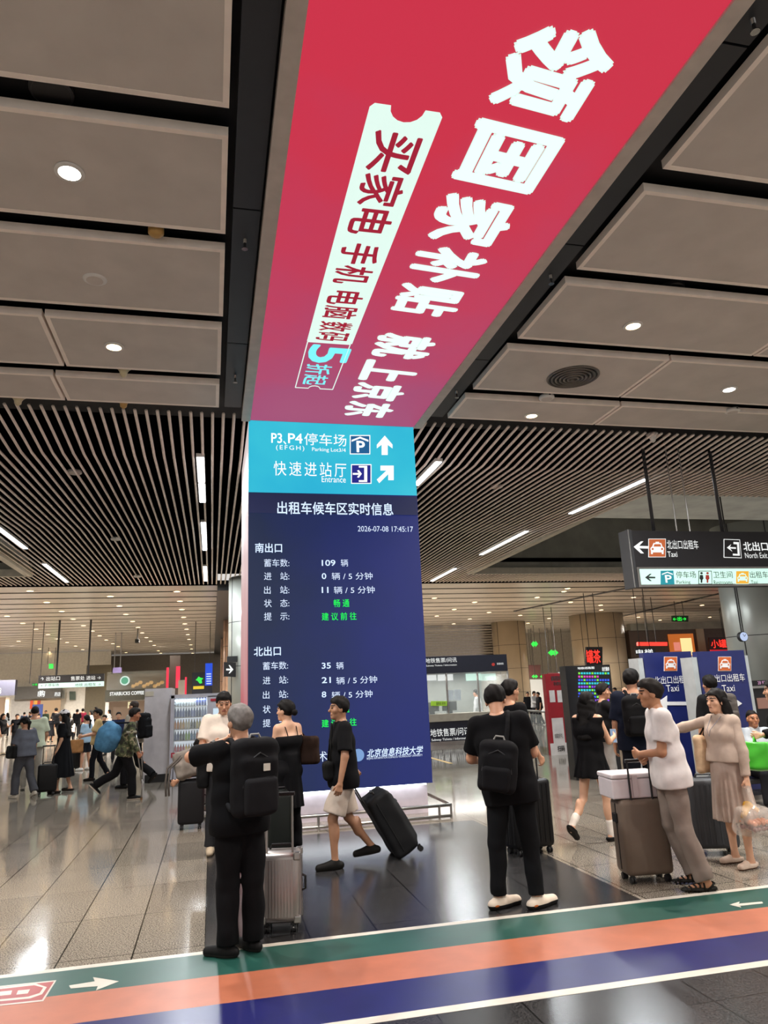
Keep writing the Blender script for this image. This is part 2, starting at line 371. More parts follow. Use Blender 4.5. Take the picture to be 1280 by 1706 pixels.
# icons of the wayfinding panel
def PX(px, py, Y=YF): q = aty(px, py, Y); return q[0], q[2]
def frontpoly(pts, Y, m, parent, name, d=.01):
    return MB().plate((0, Y, 0), (1, 0, 0), (0, 0, 1), [PX(x, y, Y) for x, y in pts], d).build(name, m, parent)
m_icon = mat('icon_blue', '#12639a', emit=.8); m_icon2 = mat('icon_navy', '#1b2590', emit=.8)
for (x0, y0, x1, y1), mi in (((583, 725, 617, 757), m_icon), ((585, 773.5, 619, 806), m_icon2)):
    frontpoly([(x0, y1), (x1, y1), (x1, y0), (x0, y0)], YF - .004, m_w, col, 'icon', .006)
    frontpoly([(x0 + 1.5, y1 - 1.5), (x1 - 1.5, y1 - 1.5), (x1 - 1.5, y0 + 1.5), (x0 + 1.5, y0 + 1.5)], YF - .01, mi, col, 'icon', .003)
ftext('P', 594, 735, 608, 754, YF - .012, m_w, col, bold=.02)
frontpoly([(586, 736), (586, 733), (600, 727.5), (614, 733), (614, 736), (600, 730.5)], YF - .013, m_w, col, 'icon', .003)
frontpoly([(588, 788), (598, 788), (595, 784), (598, 783), (603, 789.5), (598, 796), (595, 795), (598, 791), (588, 791)], YF - .013, m_w, col, 'icon', .003)
frontpoly([(598, 776), (612, 776), (612, 803), (598, 803), (598, 800), (607, 800), (607, 779), (598, 779)], YF - .013, m_w, col, 'icon', .003)
frontpoly([(636, 758), (646, 758), (646, 741), (654, 747), (654, 741), (641, 726), (628, 741), (628, 747), (636, 741)], YF - .004, m_w, col, 'arrow')
frontpoly([(632, 805), (647, 790), (647, 800), (656, 800), (656, 776), (634, 776), (634, 784), (644, 784), (628, 799)], YF - .004, m_w, col, 'arrow')
# plinth: set back, lit from above by a strip under the screen
box('plinth', (XL + .08, YF + .16, 0), (XR - .04, YF + 2.4, .42), mat('plinth_white', '#c9bdc4', .4), col)
box('light_strip', (XL + .3, YF + .05, .395), (XR - .08, YF + .11, .415), mat('strip_glow', '#f2fbff', emit=9.), col)
rail = MB(); yr = YF - .42
rail.tube([(XL - .15, YF + 2.4, .17), (XL - .15, yr, .17), (XR + .12, yr, .17), (XR + .12, YF + 2.4, .17)], .022, 8)
rail.tube([(XL - .15, yr, .03), (XR + .12, yr, .03)], .02, 6)
g = rail.build('guard_rail', m_steel, None, True); tag(g, 'low steel guard rail around the foot of the screen column', 'guard rail')
for x in (XL - .15, XL + .9, XL + 1.9, XR - .05, XR + .12): MB().cyl((x, yr, 0), .018, .17, 8).build('post', m_steel, g)
# the ceiling screen
cs = empty('ceiling_screen', (0, 0, 0)); tag(cs, 'huge red LED advert screen set in the ceiling, running to the column', 'ceiling screen')
m_red = screen_mat('red_screen', '#cc3048', '#a5466e', 1.0, .9, (1, 3.5, 10.5))  # purple toward the column paints the LED viewing-angle shift into the colour
box('screen', (XL + .02, -2.2, ZC), (XR - .0, 10.55, ZC + .1), m_red, cs)
fr = MB().box((XL - .11, -2.2, ZC - .02), (XL + .02, 10.56, ZC + .14)).box((XR, -2.2, ZC - .02), (XR + .13, 10.56, ZC + .14)).box((XL - .11, -2.3, ZC - .02), (XR + .13, -2.2, ZC + .14))
fr.build('frame', mat('screen_frame', '#c4bab1', .45), cs)
m_adw = mat('ad_white', '#dff8ee', emit=1.0); m_adr = mat('ad_red', '#a3283c', emit=.9); m_adc = mat('ad_cyan', '#7fe3ea', emit=1.0)
U, V = (0, 1, 0), (1, 0, 0); O = (0, 0, ZC)
def ctext(t, y0, y1, x0, x1, m, **k): return text(t, O, U, V, y0, x0, y1, x1, m, cs, **k)
for ch, a, b in (('领', 3.33, 4.10), ('国', 4.17, 4.92), ('家', 5.0, 5.70), ('补', 5.76, 6.38), ('贴', 6.42, 7.06), ('就', 7.50, 8.16), ('上', 8.22, 8.86), ('京', 8.92, 9.54), ('东', 9.58, 10.2)):
    ctext(ch, a, b, 1.86, 2.62, m_adw, bold=.04, shear=.12)
def cpoly(pts, m, name, d=.004): return MB().plate(O, U, V, pts, d).build(name, m, cs)
notch = [(4.19 + .14 * math.sin(t), 1.33 - .13 * math.cos(t)) for t in np.linspace(PI, 0, 9)]
cpoly([(7.86, 1.05), (7.86, 1.60), (4.23, 1.60), (4.19, 1.57)] + notch + [(4.19, 1.08), (4.23, 1.05)], m_adw, 'ticket')
for t, a, b in (('买', 4.42, 4.86), ('家', 4.89, 5.29), ('电', 5.33, 5.70), ('手', 5.84, 6.18), ('机', 6.21, 6.54), ('电', 6.68, 6.96), ('脑', 6.99, 7.26), ('数', 7.34, 7.56), ('码', 7.58, 7.80)):
    ctext(t, a, b, 1.14, 1.52, m_adr, bold=.018, d=.012)
nt2 = [(9.23 - .09 * math.sin(t), 1.32 - .08 * math.cos(t)) for t in np.linspace(0, PI, 7)]
ol = [(7.87, 1.06)] + [(9.23, 1.06)] + nt2 + [(9.23, 1.58), (7.87, 1.58)]
lm = MB(); pts = [(x, y, ZC - .005) for y, x in ol]; lm.tube(pts + [pts[0]], .007, 4); lm.build('ticket_outline', m_adw, cs)
ctext('5', 7.92, 8.42, 1.10, 1.62, m_adc, bold=.02); ctext('折', 8.46, 8.76, 1.13, 1.46, m_adc, bold=.012); ctext('起', 8.78, 9.1, 1.13, 1.46, m_adc, bold=.012)
# ================================================================ CEILING FITTINGS
m_led = mat('lamp_white', '#fff6e6', emit=14.); m_ledw = mat('lamp_warm', '#ffd9a0', emit=12.)
def downlight(px, py, z, label, warm, power, r=.085, light=True, group=None):
    p = fl(px, py, z); t = empty('downlight', (p[0], p[1], z)); tag(t, label, 'ceiling light', group)
    MB().lathe((0, 0, 0), [(r + .03, 0), (r + .03, -.012), (r, -.018), (r, 0)], 20).build('trim_ring', m_white, t)
    MB().cyl((0, 0, -.014), r, .008, 20).build('lens', m_ledw if warm else m_led, t)
    if light: lamp('SPOT', (p[0], p[1], z - .05), power, WARM if warm else COOL, spot_size=2.6, spot_blend=.8, shadow_soft_size=.09)
    return t
for px, py, w, lb in ((116, 286, 0, 'bright white downlight in the second grey panel on the left'), (190, 577, 1, 'warm downlight in the left panel above the tan sprinkler covers'),
                      (1055, 542, 1, 'warm downlight in the right panel just nearer than the air diffuser'), (1215, 648, 0, 'white downlight in the right panel beside the round air diffuser'),
                      (886, 692, 1, 'warm downlight in the last right panel before the slats')):
    downlight(px, py, ZC, lb, w, 700)
for x in (-6, -2.4, 6, 10):
    for y in (.6, 3.7):
        if (x, y) == (-2.4, 3.7): continue
        t = empty('downlight', (x, y, ZC)); tag(t, 'white downlight in the grey ceiling panels outside the picture', 'ceiling light', 'panel downlights out of view')
        MB().cyl((0, 0, -.014), .085, .008, 20).build('lens', m_led, t); lamp('SPOT', (x, y, ZC - .05), 700, NEUT, spot_size=2.6, spot_blend=.8, shadow_soft_size=.09)
# strip lamps between the tubes
m_tubeled = mat('strip_lamp_glow', '#f4fbff', emit=7.)
for x, y0, y1, lb in ((-.25, 12.05, 13.7, 'first of the strip lamps left of the column'), (-.25, 13.8, 15.4, 'second of the strip lamps left of the column'), (-.26, 17.6, 21.4, 'third of the strip lamps left of the column'), (-.28, 24, 27.2, 'farthest of the strip lamps left of the column'),
                      (-5.05, 17.9, 21.2, 'strip lamp in the slats cut by the left picture edge'), (-5.05, 23.5, 27.2, 'strip lamp at the far end of the left slats'), (3.96, 11.9, 13.5, 'strip lamp touching the right edge of the column screen'),
                      (8.65, 12.6, 15.95, 'longest strip lamp, in the slats right of the column'), (8.55, 18.3, 22, 'strip lamp halfway along the right slats'), (8.55, 24.6, 27.6, 'farthest strip lamp in the right slats')):
    z = slat_z((y0 + y1) / 2) - .04; t = empty('strip_lamp', (x, (y0 + y1) / 2, z)); tag(t, lb, 'strip light'); h = (y1 - y0) / 2
    t.rotation_euler = (math.atan2(slat_z(y1) - slat_z(y0), y1 - y0), 0, 0)
    box('housing', (-.07, -h, 0), (.07, h, .06), m_white, t); box('diffuser', (-.055, -h + .03, -.015), (.055, h - .03, 0), m_tubeled, t)
    lamp('AREA', (x, (y0 + y1) / 2, z - .05), 90 * (y1 - y0) / 2, COOL, (0, 0, 0), shape='RECTANGLE', size=.12, size_y=y1 - y0)
# sprinklers, detectors, speakers
m_chrome = mat('chrome', '#8c8c8c', .2, 1.); m_bk = mat('black_plastic', '#101011', .5)
def sprinkler(px, py, z, lb):
    p = fl(px, py, z); t = empty('sprinkler', p); tag(t, lb, 'sprinkler')
    MB().lathe((0, 0, 0), [(.015, .12), (.05, .06), (.05, .05), (.015, .04), (.015, 0)], 14).build('escutcheon', m_chrome, t, True)
    MB().cyl((0, 0, -.06), .012, .06, 8).cyl((0, 0, -.065), .03, .006, 12).build('deflector', m_chrome, t)
for px, py, lb in ((408, 405, 'sprinkler in the dark strip left of the screen, nearer one'), (392, 630, 'sprinkler in the dark strip left of the screen, next to the last panel'),
                   (1256, 40, 'sprinkler in the dark strip at the top right'), (918, 464, 'sprinkler in the dark strip right of the screen, beside the panel corner'), (761, 656, 'sprinkler in the dark strip at the column end, right side')):
    sprinkler(px, py, 5.86, lb)
def lathe_thing(name, px, py, z, prof, m, lb, cat, n=24):
    p = fl(px, py, z); o = MB().lathe((0, 0, 0), prof, n).build(name, m, None, True); o.location = p; return tag(o, lb, cat)
m_tan = mat('tan_plastic', '#b08a4c', .4); m_iv = mat('ivory_plastic', '#c8bb98', .4)
lathe_thing('smoke_detector', 260, 389, 5.86, [(.05, .14), (.07, .05), (.07, 0), (.05, -.02), (.02, -.025)], m_tan, 'round amber detector in the gap behind the second left panel', 'detector')
for px, py, m, lb in ((206, 620, m_iv, 'ivory sprinkler cover in the gap before the last left panel'), (206, 673, m_tan, 'tan sprinkler cover at the start of the left slats'), (30, 668, m_iv, 'wide ivory cover above the first left slats'), (1088, 731, m_white, 'small white cover at the start of the right slats')):
    lathe_thing('sprinkler_cover', px, py, 5.86, [(.1, .1), (.11, .07), (.075, .04), (.05, .0), (.045, -.04), (.015, -.07)], m, lb, 'sprinkler cover')
def disc_lamp(px, py, z, lb, r=.1):
    p = fl(px, py, z); t = empty('access_point', p); tag(t, lb, 'wireless access point')
    MB().lathe((0, 0, 0), [(r * .9, .045), (r, .03), (r, .0), (r * .85, -.012)], 24).build('shell', m_white, t, True)
    MB().cyl((0, 0, -.014), r * .7, .004, 24).build('cover', m_panel, t); box('logo_window', (-.015, -r - .002, .012), (.015, -r + .01, .03), m_bk, t)
for px, py, lb in ((158, 466, 'round white device on the third left panel'), (911, 664, 'round white device below the air diffuser'), (1221, 686, 'round white device hanging under the right panels'), (124, 788, 'white device among the left slats, nearest one'),
                   (193, 899, 'white device among the left slats, halfway'), (229, 961, 'white device at the far end of the left slats'), (828, 812, 'white device among the slats right of the column')):
    disc_lamp(px, py, ZC if py < 700 else 5.84, lb, .115 if py < 700 else .13)
for px, py, lb in ((86, 152, 'black round speaker in the gap between the first left panels'), (1118, 482, 'black round speaker in the gap between the right panels')):
    p = fl(px, py, 5.98); t = empty('ceiling_speaker', p); tag(t, lb, 'speaker')
    MB().lathe((0, 0, 0), [(.15, .02), (.15, -.01), (.135, -.018)], 28).build('rim', m_dark, t); MB().cyl((0, 0, -.02), .13, .004, 28).build('grille', m_bk, t)
p = fl(955, 628, ZC); t = empty('air_diffuser', p); tag(t, 'round grey air diffuser with concentric rings in the right ceiling panel', 'air diffuser')
m_dif = mat('diffuser_grey', '#6a645e', .35, .5); MB().cyl((0, 0, -.002), .33, .004, 40).build('backing', m_bk, t)
for k in range(6):
    r = .36 - .055 * k; z = -.01 - .006 * k
    MB().lathe((0, 0, 0), [(r, .0), (r, z), (r - .02, z - .012), (r - .03, z), (r - .03, 0)], 40).build('ring', m_dif, t, True)
# downlights of the far white ceiling
def row(pts, label, group, pw=0, warm=1, z=5.9):
    for px, py in pts: 
        t = downlight(px, py, z, label, warm, 0,   .12, False, group)
L1 = 'small round downlight in the far white strip ceiling'; G1 = 'downlights of the white strip ceiling'
row([(295, 985), (300, 1001), (303, 1015), (306, 1028), (308, 1039), (311, 1048), (313, 1057), (315, 1065), (318, 1074), (319, 1081), (321, 1088)], 'warm downlight in the far left ceiling row nearest the column', 'right-hand row of the left white ceiling')
row([(184, 993), (199, 1009), (210, 1023), (221, 1035), (230, 1045), (237, 1054), (244, 1062), (251, 1068), (257, 1075), (264, 1084), (268, 1088)], 'warm downlight in the long diagonal row of the left white ceiling', 'middle row of the left white ceiling')
row([(50, 984), (78, 1003), (103, 1018), (122, 1031), (139, 1042), (154, 1051), (166, 1059), (177, 1066), (188, 1072), (197, 1077), (210, 1087)], 'pale downlight in the leftmost long row of the white ceiling', 'outer row of the left white ceiling')
row([(12, 1026), (38, 1038), (60, 1048), (80, 1057), (97, 1064), (112, 1070), (126, 1076), (138, 1082), (148, 1086), (157, 1090), (31, 1068), (66, 1081), (82, 1086)], 'small pale downlight in the white ceiling at the far left', 'scattered lights at the far left')
row([(724, 996), (791, 1003), (757, 1015), (728, 1026), (783, 1031), (756, 1039), (804, 1043), (731, 1047), (778, 1050), (815, 1020), (867, 1025), (880, 1038), (849, 1046), (895, 995), (951, 1003), (946, 980), (1001, 1008), (915, 1030), (1056, 995), (940, 985)], 'small warm downlight in the white ceiling right of the column', 'lights of the right white ceiling')
row([(1170, 1008), (1206, 1013), (1183, 1028), (1064, 1028), (1100, 1033), (1057, 1041), (1089, 1044), (1164, 1039), (1120, 1046), (1002, 1016)], 'small warm downlight in the white ceiling below the hanging sign', 'lights below the hanging sign')
for x, y in ((-3, 33), (-3, 45), (-10, 36), (-10, 52), (-18, 40), (-4, 62), (-14, 57), (-22, 56), (6, 34), (12, 38), (20, 36), (9, 48), (20, 50), (28, 44)):
    lamp('SPOT', (x, y, 5.8), 6500, WARM, spot_size=2.7, spot_blend=.8, shadow_soft_size=.3)
# ================================================================ PEOPLE: bodies and clothes grown as smooth surfaces
def nets(f, lo, h):
    s = f < 0; n = np.array(f.shape) - 1
    acc = np.zeros(tuple(n) + (3,), np.float32); cnt = np.zeros(tuple(n), np.float32)
    cor = [(i, j, k) for i in (0, 1) for j in (0, 1) for k in (0, 1)]
    sl = lambda c: f[c[0]:c[0] + n[0], c[1]:c[1] + n[1], c[2]:c[2] + n[2]]
    for c0 in cor:
        for ax in range(3):
            if c0[ax]: continue
            c1 = list(c0); c1[ax] = 1; a, b = sl(c0), sl(c1); m = (a < 0) != (b < 0)
            if not m.any(): continue
            t = (a[m] / (a[m] - b[m]))[:, None]
            acc[m] += np.array(c0, np.float32) + t * (np.array(c1, np.float32) - np.array(c0, np.float32)); cnt[m] += 1
    act = cnt > 0; idx = np.full(tuple(n), -1, np.int64); idx[act] = np.arange(act.sum())
    v = (np.argwhere(act) + acc[act] / cnt[act][:, None]) * h + lo
    q = []
    I, J, K = f.shape
    def quads(m, sg, base, d1, d2):
        w = np.argwhere(m)
        if not len(w): return
        w = w + base; g = lambda o: idx[tuple((w - o).T)]
        d1 = np.array(d1); d2 = np.array(d2)
        a, b, c, d = g(d1 + d2), g(d2), g(np.zeros(3, int)), g(d1)
        fl_ = sg[m]; qq = np.stack([a, b, c, d], 1); qq[~fl_] = qq[~fl_][:, ::-1]; q.append(qq)
    m = s[:-1, 1:-1, 1:-1] != s[1:, 1:-1, 1:-1]; quads(m, s[:-1, 1:-1, 1:-1], [0, 1, 1], (0, 1, 0), (0, 0, 1))
    m = s[1:-1, :-1, 1:-1] != s[1:-1, 1:, 1:-1]; quads(m, s[1:-1, :-1, 1:-1], [1, 0, 1], (0, 0, 1), (1, 0, 0))
    m = s[1:-1, 1:-1, :-1] != s[1:-1, 1:-1, 1:]; quads(m, s[1:-1, 1:-1, :-1], [1, 1, 0], (1, 0, 0), (0, 1, 0))
    return v, (np.concatenate(q) if q else np.zeros((0, 4), int))
def smin(a, b, k):
    h = np.maximum(k - np.abs(a - b), 0) / k
    return np.minimum(a, b) - h * h * k * .25
class SDF:
    """union of round cones, ellipsoids and rounded boxes, meshed on a grid"""
    def __init__(s, h): s.h = h; s.p = []; s.mods = []
    def cone(s, a, b, ra, rb=None, k=.03, end=None):
        a, b = np.array(a, float), np.array(b, float); rb = ra if rb is None else rb
        s.p.append(('c', np.minimum(a, b) - max(ra, rb), np.maximum(a, b) + max(ra, rb), (a, b, ra, rb, end), k)); return s
    def ell(s, c, r, k=.03, M=None):
        c = np.array(c, float); r = np.array(r, float); R_ = max(r); s.p.append(('e', c - R_, c + R_, (c, r, M), k)); return s
    def rbox(s, c, hs, rad, M=None, k=.01):
        c = np.array(c, float); hs = np.array(hs, float); R_ = np.linalg.norm(hs)
        s.p.append(('b', c - R_, c + R_, (c, hs, rad, M), k)); return s
    def fn(s, lo, hi, f, k=.01): s.p.append(('f', np.array(lo, float), np.array(hi, float), f, k)); return s
    def cut(s, f): s.mods.append(f); return s              # f(P) > 0 is cut away
    def fold(s, amp, ph=0., fx=1.):
        def g(P):
            x, y, z = P[..., 0] * fx, P[..., 1] * fx, P[..., 2] * fx
            return amp * (np.sin(14 * x + 9 * z + ph + 2 * np.sin(6 * z + 5 * y)) * np.sin(19 * z - 8 * x + 11 * y + 2 * ph) + .6 * np.sin(31 * y + 23 * x - 17 * z + ph))
        s.disp = g; return s
    disp = None
    def mesh(s):
        if not s.p: return np.zeros((0, 3)), np.zeros((0, 4), int)
        h = s.h; pad = 3 * h
        lo = np.min([p[1] for p in s.p], 0) - pad; hi = np.max([p[2] for p in s.p], 0) + pad
        n = np.ceil((hi - lo) / h).astype(int) + 1
        f = np.full(tuple(n), 1., np.float32); g = [lo[i] + h * np.arange(n[i]) for i in range(3)]
        for kind, a, b, q, k in s.p:
            m = 2.5 * h + k * 1.2
            i0 = np.maximum(np.floor((a - m - lo) / h).astype(int), 0); i1 = np.minimum(np.ceil((b + m - lo) / h).astype(int) + 1, n)
            sl = tuple(slice(i0[i], i1[i]) for i in range(3))
            P = np.stack(np.meshgrid(*[g[i][sl[i]] for i in range(3)], indexing='ij'), -1)
            if kind == 'c':
                A, B, ra, rb, end = q; ba = B - A; pa = P - A; t = np.clip(pa @ ba / (ba @ ba + 1e-9), 0, 1)
                d = np.linalg.norm(pa - t[..., None] * ba, axis=-1) - (ra + (rb - ra) * t)
                if end is not None:
                    u = ba / np.linalg.norm(ba); d = np.maximum(d, (P - A) @ u - end)
            elif kind == 'e':
                c, r, M = q; X = P - c
                if M is not None: X = X @ M
                k0 = np.linalg.norm(X / r, axis=-1); k1 = np.linalg.norm(X / r ** 2, axis=-1) + 1e-6; d = k0 * (k0 - 1) / k1
            elif kind == 'b':
                c, hs, rad, M = q; X = P - c
                if M is not None: X = X @ M
                e = np.abs(X) - (hs - rad); d = np.linalg.norm(np.maximum(e, 0), axis=-1) + np.minimum(e.max(-1), 0) - rad
            else: d = q(P)
            f[sl] = smin(f[sl], d.astype(np.float32), k)
        if s.disp or s.mods:
            P = np.stack(np.meshgrid(*g, indexing='ij'), -1)
            if s.disp: f = f + s.disp(P).astype(np.float32)
            for c in s.mods: f = np.maximum(f, c(P).astype(np.float32))
        return nets(f, lo, h)
def join(ms):
    V = []; Q = []; k = 0
    for v, q in ms: V.append(v); Q.append(q + k); k += len(v)
    return np.concatenate(V), np.concatenate(Q)
def nmesh(name, vq, m, parent=None, mi=None):
    v, q = vq; me = bpy.data.meshes.new(name)
    me.vertices.add(len(v)); me.vertices.foreach_set('co', np.asarray(v, np.float32).ravel())
    me.loops.add(q.size); me.loops.foreach_set('vertex_index', q.ravel().astype(np.int32))
    me.polygons.add(len(q)); me.polygons.foreach_set('loop_start', np.arange(0, q.size, 4, dtype=np.int32))
    for x in (m if isinstance(m, (list, tuple)) else [m]): me.materials.append(x)
    if mi is not None: me.polygons.foreach_set('material_index', np.asarray(mi, np.int32))
    me.polygons.foreach_set('use_smooth', np.ones(len(q), bool)); me.update(calc_edges=True)
    o = bpy.data.objects.new(name, me); COL.objects.link(o)
    if parent is not None: o.parent = parent
    return o
def rad(d): return d * PI / 180
def unit(v): v = np.array(v, float); return v / (np.linalg.norm(v) + 1e-9)
def rotm(ax, a):
    ax = unit(ax); K = np.array([[0, -ax[2], ax[1]], [ax[2], 0, -ax[0]], [-ax[1], ax[0], 0]])
    return np.eye(3) + math.sin(a) * K + (1 - math.cos(a)) * K @ K
def limb(p, o, side):                       # p degrees forward of straight down, o degrees outward
    p, o = rad(p), rad(o); return np.array([math.sin(o) * side, math.sin(p) * math.cos(o), -math.cos(p) * math.cos(o)])
m_lip = mat('lip', '#8f5347', .5); m_eye = mat('eye_dark', '#17110e', .3); m_brow = mat('brow', '#1b1512', .8)
def cloth(col, rough=.85, var=.05): return mat('cloth_' + col.lstrip('#'), col, rough, var=var, vscale=14, bump=.15, spec=.12)
def skinm(col): return mat('skin_' + col.lstrip('#'), col, .5, var=.05, vscale=8)
def hairm(col): return mat('hair_' + col.lstrip('#'), col, .7, var=.15, vscale=30, bump=.3, spec=.2)
SK = '#c08e70'; SK2 = '#a97455'; SK3 = '#cfa183'
class Person: pass
def person(label, xy, H=1.7, face=0., skin=SK, w=1., lean=0., side=0., twist=0., legs=((0, 0, 3), (0, 0, 3)), arms=((4, 8, 12, 4), (4, 8, 12, 4)),
           head=(0, 0, 0), hair=('short', '#15110f'), top=None, bottom=None, shoes=None, dress=None, res=1., curl=(.5, .5), feet=(None, None),
           turn=(6, 6), palms=(None, None), group=None, drop=None, female=False, anchor='feet', reach=(None, None), pole=(.6, -.3, -.8)):
    """legs/arms: left then right. leg (thigh pitch, shin pitch, spread); arm (upper pitch, upper out, fore pitch, fore out)"""
    J = {}; s = H / 1.72; sw = (.155 if female else .178) * s * w; hw = .088 * s * w
    T = rotm((1, 0, 0), -rad(lean)) @ rotm((0, 1, 0), rad(side))
    up = T @ np.array([0, 0, 1.]); Tx = T @ rotm((0, 0, 1), rad(twist)); rx = Tx @ np.array([1., 0, 0]); fw = Tx @ np.array([0, 1., 0])
    hip = np.array([0, 0, .53 * H]); J['hip'] = hip; J['waist'] = hip + up * .10 * H; J['chest'] = hip + up * .2 * H; J['neck'] = hip + up * .315 * H
    for i, sd in enumerate((-1, 1)):
        n = 'LR'[i]; lg, ar = legs[i], arms[i]
        J['h' + n] = hip + np.array([sd * hw, 0, -.01 * H]); J['k' + n] = J['h' + n] + limb(lg[0], lg[2], sd) * .245 * H
        J['a' + n] = J['k' + n] + limb(lg[1], lg[2] * .6, sd) * .235 * H
        J['s' + n] = hip + up * .285 * H + rx * sd * sw; B = np.stack([rotm((0, 0, 1), rad(twist)) @ e for e in np.eye(3)], 1)
        J['e' + n] = J['s' + n] + B @ limb(ar[0], ar[1], sd) * .172 * H; J['w' + n] = J['e' + n] + B @ limb(ar[2], ar[3], sd) * .150 * H
    # ground the lower foot
    ft = {}
    for i, n in enumerate('LR'):
        pitch = feet[i] if feet[i] is not None else 0.
        yaw = -turn[i] if n == 'R' else turn[i]
        d = rotm((0, 0, 1), rad(yaw)) @ rotm((1, 0, 0), rad(pitch)) @ np.array([0, 1., 0]); u = rotm((0, 0, 1), rad(yaw)) @ rotm((1, 0, 0), rad(pitch)) @ np.array([0, 0, 1.])
        ft[n] = (d, u)
    low = min(min((J['a' + n] - ft[n][1] * .078 * s + ft[n][0] * q * s)[2] for q in (-.05, .15)) for n in 'LR')
    sh = np.array([0, 0, -low if drop is None else drop])
    for k in J: J[k] = J[k] + sh
    if anchor == 'feet':
        c = (J['aL'] + J['aR']) / 2; off = np.array([c[0], c[1], 0])
        for k in J: J[k] = J[k] - off
    hip = J['hip']; ca, sa = math.cos(rad(face)), math.sin(rad(face))
    for i, n in enumerate('LR'):                # arm bent so that the wrist meets a point of the place
        if reach[i] is None: continue
        q = np.array(reach[i], float) - np.array([xy[0], xy[1], 0]); q = np.array([ca * q[0] + sa * q[1], -sa * q[0] + ca * q[1], q[2]])
        a_, b_ = .172 * H, .150 * H; v = q - J['s' + n]; D_ = min(np.linalg.norm(v), (a_ + b_) * .995); v = unit(v)
        x_ = (a_ ** 2 - b_ ** 2 + D_ ** 2) / (2 * D_); y_ = math.sqrt(max(a_ ** 2 - x_ ** 2, 0)); po = np.array([pole[0] * (-1, 1)[i], pole[1], pole[2]]); po = unit(po - v * (po @ v))
        J['e' + n] = J['s' + n] + v * x_ + po * y_; J['w' + n] = J['s' + n] + v * D_
    NB = J['neck']; hs = H * .134 / .232
    HM = Tx @ rotm((0, 0, 1), rad(head[0])) @ rotm((1, 0, 0), rad(head[1])) @ rotm((0, 1, 0), rad(head[2]))
    hc = NB + up * .03 * s + fw * .012 * s + HM @ np.array([0, .02, .115]) * hs + np.array([0, 0, .005 * s]); J['head'] = hc
    hp = lambda x, y, z: hc + HM @ np.array([x, y, z]) * hs
    P = Person(); P.J = J; P.s = s; P.up = up; P.fw = fw; P.rx = rx; P.HM = HM; P.hp = hp; P.hs = hs; P.label = label
    # ---------------- body
    b = SDF(.013 * res); K = .05
    def torso(S_, e, low_=True, k=.06):
        S_.cone(hip - rx * hw * .75, hip + rx * hw * .75, .105 * s * w + e, k=k)
        S_.cone(J['waist'] - rx * .065 * s * w, J['waist'] + rx * .065 * s * w, .098 * s * w + e, k=k)
        S_.cone(J['chest'] - rx * .085 * s * w, J['chest'] + rx * .085 * s * w, .112 * s * w + e, k=k)
        sc = hip + up * .272 * H; S_.cone(sc - rx * sw * .82, sc + rx * sw * .82, .062 * s * w + e, k=k)
        if female: S_.cone(J['chest'] + fw * .055 * s + up * .02 * s - rx * .06 * s, J['chest'] + fw * .055 * s + up * .02 * s + rx * .06 * s, .07 * s + e, k=.05)
        for n in 'LR': S_.cone(NB - up * .015 * s, J['s' + n] + up * .012 * s, .045 * s * w + e * .6, .035 * s * w + e * .6, k=k)
    torso(b, -.004); b.cone(NB - up * .02, hc - up * .03 * s - HM @ np.array([0, .02, 0]), .055 * s, .05 * s, k=.03)
    ra = (.9 if female else 1.) * w; ls = .012 if bottom and bottom.get('len', 1.) > .9 else 0.
    for n in 'LR':
        b.cone(J['h' + n], J['k' + n], .082 * s * w - ls, .05 * s * ra - ls, k=.04); b.cone(J['k' + n], J['a' + n], .05 * s * ra - ls, .034 * s, k=.02)
        cf = J['k' + n] * .68 + J['a' + n] * .32 + np.array([0, -.018 * s, 0]); b.ell(cf, (.046 * s * ra - ls, .048 * s * ra - ls, .1 * s), k=.03)
        b.cone(J['s' + n], J['e' + n], .048 * s * ra, .04 * s * ra, k=.03); b.cone(J['e' + n], J['w' + n], .042 * s * ra, .026 * s, k=.015)
        d, u = ft[n]; A = J['a' + n]; b.cone(A - u * .045 * s - d * .03 * s, A - u * .055 * s + d * .13 * s, .03 * s, .022 * s, k=.03); b.cone(A, A - u * .04 * s, .035 * s, k=.02)
    hd = SDF(.0052 * max(1., res * .9))
    hd.ell(hp(0, -.012, .03), np.array([.076, .096, .088]) * hs, M=HM).ell(hp(0, .022, -.035), np.array([.06, .068, .08]) * hs, M=HM, k=.03)
    hd.cone(hp(-.012, .066, -.094), hp(.012, .066, -.094), .02 * hs, k=.03).cone(hp(0, .086, .012), hp(0, .106, -.026), .008 * hs, .013 * hs, k=.012)
    hd.cone(hp(-.036, .078, .03), hp(.036, .078, .03), .012 * hs, k=.015).cone(hp(-.018, .082, -.06), hp(.018, .082, -.06), .01 * hs, k=.01)
    hd.cone(hp(0, -.025, -.06), hc - HM @ np.array([0, .02, .15]) * hs, .054 * hs, .054 * hs, k=.03)
    for q in (-1, 1):
        hd.ell(hp(q * .078, -.006, -.008), np.array([.012, .024, .034]) * hs, M=HM, k=.006).ell(hp(q * .03, .076, .01), np.array([.014, .012, .009]) * hs, M=HM, k=.004)
        hd.ell(hp(q * .045, .05, -.022), np.array([.025, .025, .025]) * hs, k=.02)
    v, q_ = hd.mesh(); ctr = v[q_].mean(1); L = (ctr - hc) @ HM / hs; x, y, z = np.abs(L[:, 0]), L[:, 1], L[:, 2]; mi = np.zeros(len(q_), int)
    mi[(np.abs(x - .031) < .0145) & (np.abs(z - .009) < .0052) & (y > .06)] = 2
    mi[(np.abs(x - .033) < .022) & (np.abs(z - .036 + .12 * np.abs(x - .03)) < .0046) & (y > .05)] = 3
    mi[(x < .021) & (np.abs(z + .06) < .0075) & (y > .07)] = 1
    parts = [b.mesh()]; mis = [np.zeros(len(parts[0][1]), int)]
